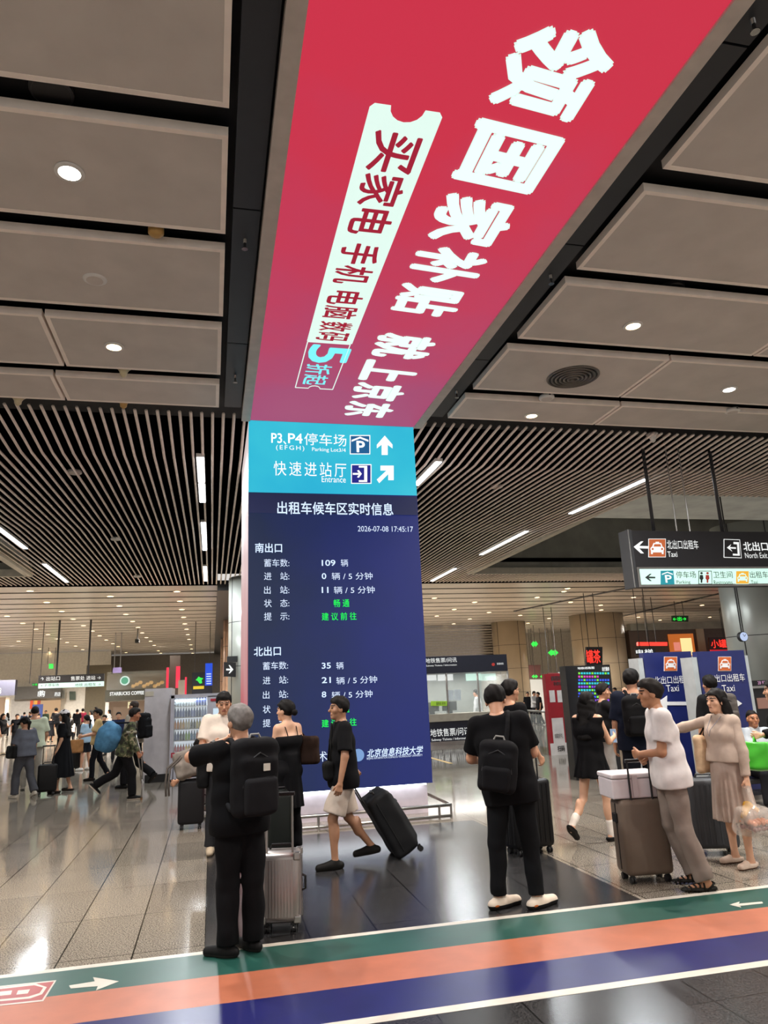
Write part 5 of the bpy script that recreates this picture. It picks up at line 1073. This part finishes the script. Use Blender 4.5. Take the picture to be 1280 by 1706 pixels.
# -- round columns
m_cream = mat('column_cream', '#b5a58c', .35, var=.04, vscale=1.); m_colw = mat('column_white', '#b9bdb6', .3, .3, var=.04, vscale=1.)
def column(x, y, r, zt, m, lb):
    t = empty('column', (x, y, 0)); t['kind'] = 'structure'; t['label'] = lb
    MB().cyl((0, 0, 0), r, zt, 48).build('shaft', m, t, True).data.polygons.foreach_set('use_smooth', [True] * 48 + [False] * 2)
    j = MB()
    for z in (1.2, 2.75, 4.3):
        if z < zt: j.lathe((0, 0, 0), [(r + .004, z), (r + .004, z + .02)], 48)
    for a in (3.6, 4.9, 5.7): j.box((r * math.cos(a) - .012, r * math.sin(a) - .012, 0), (r * math.cos(a) + .012, r * math.sin(a) + .012, zt))
    j.build('seam', m_dark, t); MB().cyl((0, 0, 0), r + .03, .18, 48).build('skirting', m_steel, t)
for cx, dia, Y, m, lb in ((1005, 82, 43, m_cream, 'big cream round column behind the display screen'), (855, 54, 47, m_cream, 'cream round column beside the ticket office'), (1275, 84, 17.5, m_colw, 'pale round column at the right picture edge')):
    p = aty(cx, 1140, Y); column(p[0], Y, dia / 2400 * math.hypot(Y, p[0]), 5.9, m, lb)
for y in (27, 40, 53): column(1.65, y, 1.1, 5.95, m_colw if y == 27 else mat('column_led_lit', '#c9a58c', .35, .2), 'round column in the row behind the screen column')  # peach base colour paints in the LED light falling on the farther columns
t = empty('arrow_sign'); tag(t, 'small black arrow sign on the pale column left of the blue screen', 'sign'); YA = 26.2
frontpoly([(373, 1127), (393, 1128), (393, 1104), (373, 1103)], YA, m_sgn, t, 'board', .03); box('bracket', (.5, YA, 2.9), (.85, YA + .6, 3.1), m_dark, t); frontpoly([(377, 1117), (384, 1117), (381, 1122), (383, 1122), (389, 1115.5), (383, 1108), (381, 1108), (384, 1114), (377, 1114)], YA - .03, m_wt, t, 'arrow', .01)
# -- ticket office
YT = 22.5; t = empty('ticket_office'); tag(t, 'subway ticket and information office with dark fascia and glass front', 'ticket office')
a, b = aty(690, 1100, YT), aty(845, 1100, YT); X0, X1 = a[0], b[0]; z1, z2 = aty(780, 1120, YT)[2], aty(780, 1092, YT)[2]; m_fas = mat('fascia_navy', '#171a29', .35)
box('fascia', (X0, YT, z1), (X1, YT + 2.6, z2), m_fas, t); zc, zd = aty(760, 1188, YT)[2], aty(760, 1200, YT)[2]
box('counter', (X0 - .1, YT - .35, zd), (X1 + .1, YT + .4, zc), mat('counter_stone', '#a49c8c', .3), t); box('counter_front', (X0 - .05, YT - .3, .12), (X1 + .05, YT + .3, zd), m_fas, t); box('plinth', (X0 - .06, YT - .32, 0), (X1 + .06, YT + .35, .12), m_steel, t)
m_glass = mat('booth_glass', '#dfe8e6', .05, alpha=.18)
for k in range(3):
    u0, u1 = X0 + (X1 - X0) * k / 3, X0 + (X1 - X0) * (k + 1) / 3; box('window_pane', (u0 + .02, YT + .02, zc), (u1 - .02, YT + .04, z1), m_glass, t); box('mullion', (u1 - .02, YT, zc), (u1 + .02, YT + .08, z1), m_steel, t)
box('back_wall', (X0, YT + 2.5, 0), (X1, YT + 2.6, z1), mat('booth_wall', '#8c938f', .5), t); box('side_wall', (X1 - .06, YT + .1, 0), (X1, YT + 2.6, z1), m_glass, t)
for k, px in enumerate((715, 743, 790, 815)): p = aty(px, 1128, YT + 2.4); box('lit_panel', (p[0] - .28, YT + 2.44, p[2] - .12), (p[0] + .28, YT + 2.48, p[2] + .12), m_wt if k < 2 else m_glow, t)
ftext('地铁售票/问讯', 709, 1096, 761, 1104, YT, m_wt, t); ftext('Subway Tickets / Information', 710, 1107, 761, 1110.5, YT, m_wt, t); ftext('地铁售票/问讯', 717, 1213, 783, 1226, YT - .3, m_wt, t); ftext('Subway Tickets / Information', 719, 1229, 783, 1234, YT - .3, m_wt, t); ftext('京港地铁', 828, 1104, 839, 1107.5, YT, m_wt, t)
frontpoly([(822 + 2.6 * math.cos(q), 1107 + 2.6 * math.sin(q)) for q in -np.linspace(0, 2 * PI, 13)[:-1]], YT, mat('logo_red', '#b8362f', emit=.7), t, 'emblem', .01)
for x0, x1, y0, y1 in ((746, 756, 1150, 1167), (757, 768, 1149, 1167)): frontpoly([(x0, y1), (x1, y1), (x1, y0), (x0, y0)], YT + .01, mat('paper', '#c9d2d6', .6), t, 'notice', .004)
frontpoly([(718, 1176), (745, 1176), (745, 1168), (718, 1168)], YT + .01, mat('lime_notice', '#a9d83c', .5), t, 'notice', .004); ftext('服务台 咨询', 727, 1169.5, 742, 1174.5, YT - .0, m_ink, t)
lamp('AREA', ((X0 + X1) / 2, YT + 1.2, z1 - .1), 90, NEUT, shape='RECTANGLE', size=3, size_y=1.5)
for px, lb in ((722, 'black monitor on the ticket counter, nearest the column'), (752, 'second black monitor on the ticket counter')):
    p = aty(px, 1186, YT); m_ = empty('monitor', (p[0], YT + .15, zc)); tag(m_, lb, 'monitor'); box('stand', (-.08, -.06, 0), (.08, .06, .1), m_bk, m_); box('display', (-.24, -.02, .08), (.24, .02, .36), m_bk, m_)
PS = person('ticket clerk in a white shirt behind the counter glass', (aty(797, 1160, YT + 1)[0], YT + 1.1), 1.60, 60, res=1.4, hair=('full', '#120f0d'), top=dict(col='#cfd4d8', sleeve=1.8), bottom=dict(col='#1b1c22'), shoes=dict(col='#111111'))
# louvred glass wall behind it
YL = 48; lv = MB(); a, b = aty(700, 1070, YL), aty(832, 1070, YL)
for k in range(14): z = 3.4 + .18 * k; lv.box((a[0], YL, z), (b[0], YL + .1, z + .12))
struct(lv.build('wall_louvre', m_steel)); struct(box('wall_back', (1.6, 58, 0), (62, 58.5, 5.9), mat('hall_wall', '#a8a49a', .6)))
# far ticket hall behind the railing: bright openings and green lamps
for x0, x1, y0, y1, m, lb in ((872, 908, 1132, 1180, mat('bright_opening', '#d9d4c8', emit=.8), 'bright white doorway to the platforms'), (930, 952, 1120, 1140, mat('white_panel_lit', '#e6efe9', emit=.9), 'lit white advert above the far gates'), (870, 900, 1108, 1130, mat('maroon_band', '#5e3b3b', .6), 'dull maroon board over the far doorway')):
    t = empty('light_panel'); tag(t, lb, 'panel'); frontpoly([(x0, y1), (x1, y1), (x1, y0), (x0, y0)], 54, m, t, 'face', .1)
    p = aty((x0 + x1) / 2, y0, 54); MB().tube([(p[0], 53.95, p[2] - .02), (p[0], 53.95, 5.92)], .018, 5).build('rod', m_dark, t)
def hang(t, x, Y, z, w=.0, top=5.92):
    for q in ((-w, w) if w else (0,)): MB().tube([(x + q, Y, z - .02), (x + q, Y, top)], .018, 5).build('rod', m_dark, t)
def led(px, Y, lb, m, txt=None, name='led_sign', tm=None, bold=0.):
    t = empty(name); tag(t, lb, 'sign'); x0, y0, x1, y1 = px; frontpoly([(x0, y1), (x1, y1), (x1, y0), (x0, y0)], Y, m, t, 'board', .12)
    p = aty((x0 + x1) / 2, y0, Y)
    if 'notice' not in name: hang(t, p[0], Y - .06, p[2], .25)
    if txt: ftext(txt, x0 + (x1 - x0) * .07, y0 + (y1 - y0) * .15, x1 - (x1 - x0) * .07, y1 - (y1 - y0) * .15, Y - .12, tm, t, d=.03, bold=bold)
    return t
m_grn = mat('exit_green', '#2fe04a', emit=1.3); m_ledr = mat('led_red', '#ff3b2f', emit=1.6); m_dkr = mat('led_board', '#3a0c10', .5)
for (px, Y, lb) in (((885, 1068, 896, 1078), 50, 'green arrow light hung high left of the display'), ((913, 1082, 930, 1093), 48, 'wide green arrow light above the red totem'), ((886, 1124, 896, 1130), 53, 'green gate light, first over the far gates'), ((900, 1124, 910, 1130), 53, 'green gate light, second over the far gates'), ((914, 1124, 924, 1130), 53, 'green gate light, third over the far gates')):
    t = empty('exit_light'); tag(t, lb, 'exit light'); x0, y0, x1, y1 = px; ym, xm = (y0 + y1) / 2, (x0 + x1) / 2
    frontpoly([(x0, ym), (x0 + (xm - x0) * .7, y1), (x0 + (xm - x0) * .7, y1 - 2), (x1 - (x1 - xm) * .7, y1 - 2), (x1 - (x1 - xm) * .7, y1), (x1, ym), (x1 - (x1 - xm) * .7, y0), (x1 - (x1 - xm) * .7, y0 + 2), (x0 + (xm - x0) * .7, y0 + 2), (x0 + (xm - x0) * .7, y0)], Y, m_grn, t, 'face', .08); hang(t, aty(xm, y0, Y)[0], Y - .04, aty(xm, y0 + 1, Y)[2])
t = led((1119, 1026, 1145, 1036), 36, 'green running exit sign hanging below the big sign', mat('exit_back', '#12351a', .5), '←出→', tm=m_grn, bold=.02, name='exit_sign')
led((912, 1121, 930, 1144), 38, 'red and orange LED board behind the red totem', m_dkr, '检票', tm=mat('led_orange', '#ff6a3a', emit=1.4), bold=.02)
t = led((975, 1078, 1002, 1110), 32, 'dark LED box with red tea characters above the display', m_dark, '罐茶', tm=m_ledr, bold=.01)
led((1180, 1062, 1244, 1082), 40, 'red LED strip sign reading a tea slogan at the right', m_dkr, '小罐茶 敢', tm=m_ledr, bold=.004)
led((1183, 1082.5, 1244, 1091), 40.6, 'red band of light under the tea sign', mat('red_band', '#c8202c', emit=.9))
t = led((1057, 1080, 1090, 1092), 30, 'black lift sign with white characters above the north exit board', m_sgn, '电梯', tm=m_wt, bold=.01)
led((1061, 1070, 1110, 1076), 34, 'thin red LED strip above the lift sign', m_ledr)
t = empty('clock'); tag(t, 'round blue and white clock on the pale column at the right', 'clock'); p = aty(1236, 1061, 16)
MB().tube([(p[0], 16.02, p[2]), (p[0], 15.92, p[2])], .125, 24).build('case', m_dark, t); MB().tube([(p[0], 15.92, p[2]), (p[0], 15.91, p[2])], .11, 24).build('dial', mat('dial', '#c4d4f6', emit=.9), t)
hang(t, p[0], 15.98, p[2] + .12, 0, 9.42); MB().tube([(p[0], 15.9, p[2]), (p[0] + .05, 15.9, p[2] + .05)], .006, 5).tube([(p[0], 15.9, p[2]), (p[0] - .03, 15.9, p[2] + .07)], .005, 5).build('hands', m_bk, t)
# shop front far right
YR = 42; t = empty('shop_front'); tag(t, 'brown shop front with a glowing orange display behind the taxi signs', 'shop')
def pbox(nm, x0, y0, x1, y1, Y, dep, m, par): a, b = aty((x0 + x1) / 2, y1, Y), aty((x0 + x1) / 2, y0, Y); l, r = aty(x0, (y0 + y1) / 2, Y), aty(x1, (y0 + y1) / 2, Y); return box(nm, (l[0], Y, a[2] if a[2] > .4 else 0), (r[0], Y + dep, b[2]), m, par)
pbox('fascia', 1050, 1046, 1330, 1100, YR, .6, mat('shop_brown', '#5b4b42', .5), t); pbox('pillar', 1164, 1046, 1176, 1100, YR - .1, .2, m_cream, t); pbox('lintel', 1050, 1036, 1330, 1047, YR - .15, .4, m_conc, t); pbox('interior', 1050, 1100, 1330, 1170, YR + .3, .3, mat('shop_inside', '#8b7a68', .6), t)
pbox('lit_backdrop', 1116, 1056, 1158, 1098, YR - .1, .05, mat('amber_glow', '#c86a2a', emit=.8), t); pbox('lit_window', 1136, 1063, 1154, 1092, YR - .2, .05, mat('cream_glow', '#ffdf9a', emit=1.1), t); pbox('lit_window', 1124, 1070, 1134, 1084, YR - .2, .05, mat('pink_glow', '#e88a78', emit=.9), t)
t = empty('ticket_machine'); tag(t, 'dark ticket machine with a screen and red digits at the right edge', 'machine'); Ym = 12.5
pbox('cabinet', 1256, 1138, 1300, 1260, Ym, .6, m_dark, t); pbox('header', 1254, 1133, 1300, 1142, Ym - .05, .1, m_sgn, t); ftext('28 9265', 1262, 1134.5, 1280, 1140, Ym - .05, mat('digit_pink', '#d9a0c8', emit=.9), t); pbox('display', 1264, 1162, 1300, 1180, Ym - .03, .05, mat('display_warm', '#b98a78', emit=.5), t); pbox('trim', 1254, 1142, 1300, 1146, Ym - .06, .1, m_steel, t)
# -- red totem
t = empty('advert_totem'); tag(t, 'slim red advert totem with white panels behind the railing', 'totem'); Yr = 17.2
pbox('body', 914, 1122, 945, 1256, Yr, .18, mat('totem_red', '#9c1c28', .4), t); pbox('side_edge', 945, 1122, 949, 1256, Yr + .01, .16, m_steel, t); pbox('foot_panel', 922, 1196, 941, 1256, Yr - .012, .012, mat('totem_white', '#d9d6d4', .5), t); pbox('foot_panel', 918, 1238, 945, 1256, Yr - .014, .012, MATS['totem_white'], t)
ftext('高铁游礼品', 918, 1126, 938, 1134, Yr, m_pw, t, bold=.02); ftext('免费领', 922, 1136, 936, 1142, Yr, m_pw, t, bold=.02); ftext('扫码', 929, 1242, 941, 1252, Yr - .015, m_ink, t, bold=.02); ftext('领取好礼', 924, 1222, 938, 1230, Yr - .013, m_ink, t)
for x in (920, 933): pbox('white_panel', x - 4, 1150, x + 5, 1170, Yr - .01, .012, MATS['totem_white'], t)
# -- display wall with rows of coloured figures
t = empty('display_screen'); tag(t, 'tall black display screen with rows of coloured dots beside the big column', 'screen'); Yd = 12.7
pbox('body', 951, 1108, 1027, 1296, Yd, .25, mat('display_black', '#0b0b0f', .25), t); cl = [mat('px_' + c, '#' + c, emit=1.0) for c in ('35c9d6', '8a4be0', 'd04bb0', '3a5ae6', '7fe04a')]
for r in range(9):
    for c in range(12 if r not in (1, 6) else 8):
        x, y = 964 + 4.4 * c, 1120 + 5.6 * r + .0 * c; m = cl[[0, 2, 3, 0, 1, 0, 3, 3, 1][r] if (c * 7 + r * 3) % 5 else 4]
        pbox('pixel_mark', x, y, x + 3.0, y + 3.4, Yd - .006, .006, m, t)
ftext('地铁线路图', 962, 1111, 990, 1115, Yd, m_wt, t, bold=.02); ftext('出行服务', 1003, 1111, 1015, 1118, Yd, m_wt, t, bold=.03); ftext('运营信息', 962, 1172, 986, 1175, Yd, m_wt, t)
# -- glass railing
t = empty('railing'); tag(t, 'steel and glass railing running behind the red totem', 'railing'); pts = [fl(845, 1238), fl(885, 1246), fl(915, 1252), fl(980, 1248)]
for i in range(len(pts) - 1):
    a, b = pts[i], pts[i + 1]; MB().tube([a + np.array([0, 0, 1.0]), b + np.array([0, 0, 1.0])], .03, 8).build('handrail', m_steel, t, True)
    MB().add([a + np.array([0, 0, .1]), b + np.array([0, 0, .1]), b + np.array([0, 0, .92]), a + np.array([0, 0, .92]), a + np.array([0, .012, .1]), b + np.array([0, .012, .1]), b + np.array([0, .012, .92]), a + np.array([0, .012, .92])], [(0, 1, 2, 3), (7, 6, 5, 4), (0, 4, 5, 1), (3, 2, 6, 7), (1, 5, 6, 2), (0, 3, 7, 4)]).build('glass_pane', m_glass, t)
for a in pts: MB().tube([a, a + np.array([0, 0, 1.0])], .03, 8).build('post', m_steel, t, True)
yl = empty('floor_line'); tag(yl, 'thin yellow line on the floor in front of the ticket office', 'floor marking'); a, b = fl(716, 1262), fl(752, 1272); c, d = fl(900, 1262), fl(785, 1248)
for p, q in ((a, b), (c, d)): u = unit(q - p); n_ = np.array([-u[1], u[0], 0]) * .05; MB().add([p - n_ + (0, 0, .002), q - n_ + (0, 0, .002), q + n_ + (0, 0, .002), p + n_ + (0, 0, .002)], [(0, 1, 2, 3)]).build('line', mat('line_yellow', '#c9a24a', .5), yl)
# -- kiosk and vending machine
t = empty('kiosk'); tag(t, 'tall blank white kiosk wall beside the vending machine', 'kiosk'); Yk = 17.3; pbox('shell', 239, 1147, 284, 1296, Yk, 1.6, mat('kiosk_white', '#c8c4c6', .4), t); pbox('skirting', 241, 1290, 284, 1301, Yk - .01, .05, m_bk, t); pbox('notice', 242, 1152, 256, 1160, Yk - .012, .01, mat('notice_cream', '#c9c2ae', .6), t)
t = empty('vending_machine'); tag(t, 'white drinks vending machine with five lit shelves of bottles', 'vending machine'); Yv = 16.9; m_vm = mat('vend_grey', '#b9b8c2', .4)
pbox('door_frame', 283, 1159, 289, 1300, Yv, .7, m_vm, t); pbox('door_frame', 345, 1159, 372, 1300, Yv, .7, m_vm, t); pbox('door_frame', 283, 1156, 372, 1162, Yv, .7, m_vm, t); pbox('lower_door', 289, 1252, 345, 1300, Yv, .7, m_vm, t); pbox('back_panel', 289, 1162, 345, 1252, Yv + .55, .1, mat('vend_back', '#dfe8f4', emit=.85), t); pbox('skirting', 283, 1296, 372, 1301, Yv - .01, .1, m_bk, t); pbox('red_label', 285, 1254, 300, 1262, Yv - .012, .012, mat('label_red', '#b0283a', .5), t); ftext('饮料', 287, 1255.5, 298, 1260.5, Yv - .012, m_pw, t); pbox('red_label', 351, 1164, 362, 1168, Yv - .012, .012, MATS['label_red'], t); pbox('touchscreen', 355, 1180, 372, 1226, Yv - .012, .012, mat('vend_screen', '#cfe4f2', emit=.9), t)
pbox('glass_door', 289, 1162, 345, 1252, Yv + .02, .015, m_glass, t)
SHELF = [(1176, ('#cfdfe6', '#cfdfe6', '#d9e6ea', '#dde8ea', '#4a5a9a', '#5566a8')), (1194.5, ('#44518c', '#5a6cae', '#3b4a80', '#6a78b0', '#39497c', '#8a9cc8')), (1214, ('#d9842c', '#e0b05a', '#dcd3b0', '#3a3126', '#d8c878', '#d3dccb')), (1233, ('#3c4f96', '#1f2330', '#7ab02e', '#3c78a8', '#d06a3c', '#d88a5a')), (1252, ('#c0404e', '#c0404e', '#e0b838', '#3a3a44', '#c86a88', '#d890a0'))]
for r, (y, cs_) in enumerate(SHELF):
    pbox('shelf', 289, y, 345, y + 1.2, Yv + .1, .44, m_steel, t)
    z = aty(317, y, Yv + .2)[2]
    for k in range(12):
        c = cs_[k // 2]; x = aty(292 + 4.55 * k, y, Yv + .2)[0]; o = empty('drink_bottle', (x, Yv + .2, z)); hh = .19 if r < 4 else .15
        tag(o, 'drink bottle on the %s shelf of the vending machine' % ('top', 'second', 'middle', 'fourth', 'bottom')[r], 'bottle', 'bottles on the %s vending shelf' % ('top', 'second', 'middle', 'fourth', 'bottom')[r])
        MB().lathe((0, 0, 0), [(.024, 0), (.027, .01), (.027, hh * .65), (.011, hh * .9), (.011, hh)], 10).build('body', mat('drink' + c.lstrip('#'), c, .25), o, True); MB().cyl((0, 0, hh), .013, .018, 8).build('cap', m_white, o)
lamp('AREA', (aty(317, 1165, Yv)[0], Yv + .3, aty(317, 1165, Yv)[2]), 14, COOL, shape='RECTANGLE', size=.7, size_y=.3)
# -- left hall: hanging sign, shops, screens
Yh = 40; t = empty('hanging_sign'); tag(t, 'distant black and mint hanging sign in the left hall', 'sign'); pbox('body', 64, 1124, 173, 1137, Yh, .3, m_sgn, t); pbox('lightbox', 64, 1137, 172, 1145, Yh - .01, .3, m_glow, t)
ftext('↑ 出站口', 68, 1127, 100, 1134, Yh, m_wt, t); ftext('售票处 进站 →', 118, 1126, 168, 1133, Yh, m_wt, t); ftext('← P 停车场', 68, 1139, 98, 1144, Yh - .01, m_ink, t); ftext('地铁 出租车 →', 125, 1138, 168, 1143, Yh - .01, m_ink, t)
for px in (93, 146): p = aty(px, 1124, Yh); MB().tube([(p[0], Yh + .15, p[2] - .02), (p[0], Yh + .15, 5.9)], .05, 6).build('pole', m_dark, t)
for pts in ((181, 1128, 1055), (190, 1128, 1058), (196, 1128, 1065), (203, 1128, 1066)):
    pass
led((54, 1138, 63, 1143), 41, 'small green exit sign left of the distant hanging sign', mat('exit_back', '#12351a', .5), '←出', tm=m_grn, bold=.02, name='exit_sign')
led((82, 1106, 89, 1114), 60, 'round green arrow light above the distant hanging sign', m_grn, name='exit_light')
Yw = 64; struct(pbox('wall_left', -200, 1090, 182, 1204, Yw + 1, .4, mat('hall_wall_left', '#d8d6ce', .5), None)); struct(pbox('wall_centre', 182, 1090, 380, 1205, Yw + 8, .4, mat('hall_wall_far', '#6a6660', .5), None))
t = empty('shop_front'); tag(t, 'left shop with a blue-grey fascia cut by the picture edge', 'shop'); pbox('fascia', -60, 1134, 25, 1160, Yw - 6, .6, mat('fascia_slate', '#4a4c5c', .5), t); pbox('lit_interior', -60, 1163, 8, 1204, Yw - 5.6, .1, mat('shop_peach', '#c9a88a', emit=.5), t); pbox('pillar', 8, 1162, 14, 1204, Yw - 5.9, .3, mat('pillar_white', '#d8d0c0', .5), t); ftext('8', -2, 1146, 2, 1156, Yw - 6, m_wt, t)
t = empty('shop_front'); tag(t, 'shop with a grey fascia and white lit letters behind the hanging sign', 'shop'); pbox('fascia', 25, 1143, 101, 1164, Yw, .6, mat('fascia_grey', '#5a5a58', .5), t); pbox('shop_inside_wall', 18, 1165, 52, 1204, Yw + .3, .1, mat('shop_wall', '#a8a6a2', .6), t); pbox('lit_interior', 52, 1167, 100, 1204, Yw + .3, .1, mat('shop_warm', '#c8a47c', emit=.7), t); ftext('l购', 63, 1150, 75, 1161, Yw, m_wt, t, bold=.03); ftext('药店', 91, 1153, 101, 1160, Yw, m_wt, t, bold=.02)
for x0, c in ((50, '#c8502c'), (57, '#d8a03c'), (62, '#a83a34')): pbox('poster', x0, 1167, x0 + 5, 1181, Yw + .2, .05, mat('poster' + c.lstrip('#'), c, .6), t)
t = empty('banner_stand'); tag(t, 'blue banner stand in front of the grey-fascia shop', 'banner'); a = aty(59, 1215, 41); box('banner', (a[0] - .22, 41, .1), (a[0] + .28, 41.04, 1.75), mat('banner_blue', '#23356e', .5), t); box('foot', (a[0] - .25, 40.85, 0), (a[0] + .3, 41.2, .1), m_steel, t)
t = empty('wall_panel'); tag(t, 'dark brown wall block left of the coffee shop', 'wall panel'); pbox('face', 142, 1108, 183, 1204, Yw - 1, .3, mat('brown_block', '#57503f', .5), t)
led((102, 1150, 108, 1164), Yw + .98, 'grey notice on the wall right of the lit letters', mat('notice_grey', '#9ba3a3', .5), name='notice_board'); led((116, 1152, 126, 1166), Yw + .98, 'dark green notice on the wall below the hanging sign', mat('notice_green', '#4a5a50', .5), name='notice_board')
t = empty('coffee_shop'); tag(t, 'coffee shop with a dark fascia, white letters and a lit mezzanine', 'shop'); Yc = 58
pbox('fascia', 175, 1148, 285, 1166, Yc, .8, mat('fascia_olive', '#45473f', .5), t); ftext('STARBUCKS COFFEE', 183, 1152, 240, 1158, Yc, m_wt, t, bold=.03); pbox('mezzanine', 178, 1122, 285, 1148, Yc + .6, .2, mat('mezz_brown', '#5b4429', emit=.55), t); pbox('glass', 178, 1118, 285, 1148, Yc + .2, .04, m_glass, t)
pbox('lit_interior', 182, 1166, 250, 1205, Yc + .7, .1, mat('cafe_inside', '#8a705a', emit=.6), t); pbox('door_frame', 175, 1165, 181, 1205, Yc + .1, .3, m_white, t); pbox('lintel', 175, 1165, 250, 1168, Yc + .1, .3, m_white, t); pbox('lit_window', 213, 1169, 226, 1180, Yc + .5, .1, mat('window_cream', '#e8dcb0', emit=.9), t)
p = aty(208, 1134, Yc); MB().tube([(p[0], Yc + .15, p[2]), (p[0], Yc - .05, p[2])], .34, 28).build('emblem', mat('emblem_white', '#d8ece4', emit=.9), t); MB().tube([(p[0], Yc - .05, p[2]), (p[0], Yc - .08, p[2])], .25, 28).build('emblem', mat('emblem_green', '#5fae8c', emit=.8), t)
for k in range(9): p = aty(222 + 6 * k, 1143 - 3 * (k % 3), Yc + .5); MB().lathe((p[0], Yc + .5, p[2]), [(.1, -.12), (.16, 0), (.1, .12)], 10).build('pendant', mat('pendant_glow', '#d8a45a', emit=.8), t)
t = empty('dark_pillar'); tag(t, 'dark square pillar with red lit vertical signs beyond the kiosk', 'pillar'); Yp = 45; pbox('shaft', 282, 1092, 299, 1204, Yp, 1., mat('pillar_dark', '#4b443e', .5), t)
for x0, x1, y0, y1 in ((277, 281, 1112, 1146), (293, 300, 1110, 1146), (308, 311, 1128, 1158)):
    b_ = pbox('red_sign', x0, y0, x1, y1, Yp - .15, .1, mat('sign_red', '#e8324c', emit=1.2), t)
pbox('white_cover', 297, 1133, 308, 1158, Yp - .3, .2, m_white, t)
t = empty('information_screen'); tag(t, 'dark information screen with a green figure and yellow notice left of the arrow sign', 'screen'); Yi = 42; pbox('board', 320, 1120, 354, 1157, Yi, .3, mat('board_navy', '#10142a', .4), t); p = aty(337, 1120, Yi); hang(t, p[0], Yi + .15, p[2], .4); pbox('blue_display', 342, 1105, 354, 1142, Yi - .02, .1, mat('display_blue', '#1f4fd8', emit=1.), t); pbox('yellow_notice', 322, 1143, 340, 1148, Yi - .02, .02, mat('notice_yellow', '#e8c832', emit=.9), t)
pc = [(333, 1139), (329, 1134), (326, 1133), (329, 1130), (331, 1127), (334, 1129), (339, 1130), (336, 1133), (337, 1138)]; frontpoly(pc, Yi, m_grn, t, 'green_figure', .02)
for k in range(5): pbox('text_row', 344, 1122 + 4 * k, 352, 1123.6 + 4 * k, Yi - .03, .01, m_tx, t)
# thin wires and a camera hanging in the left hall
t = empty('hanging_advert'); tag(t, 'small lilac advert frame hanging on rods above the coffee shop', 'advert'); pbox('frame', 188, 1112, 202, 1121, 48, .3, mat('lilac', '#6d6390', .5), t)
for px in (190, 200): p = aty(px, 1112, 48); MB().tube([(p[0], 48.1, p[2]), (p[0], 48.1, 5.9)], .03, 5).build('rod', m_steel, t)
t = empty('security_camera'); tag(t, 'black security camera hanging from the left white ceiling', 'camera'); p = aty(229, 1068, 45); MB().tube([(p[0], 45, p[2]), (p[0], 45, 5.95)], .04, 6).build('stem', m_dark, t); MB().box((p[0] - .12, 44.8, p[2] - .12), (p[0] + .12, 45.2, p[2] + .1), .03).build('housing', m_bk, t)
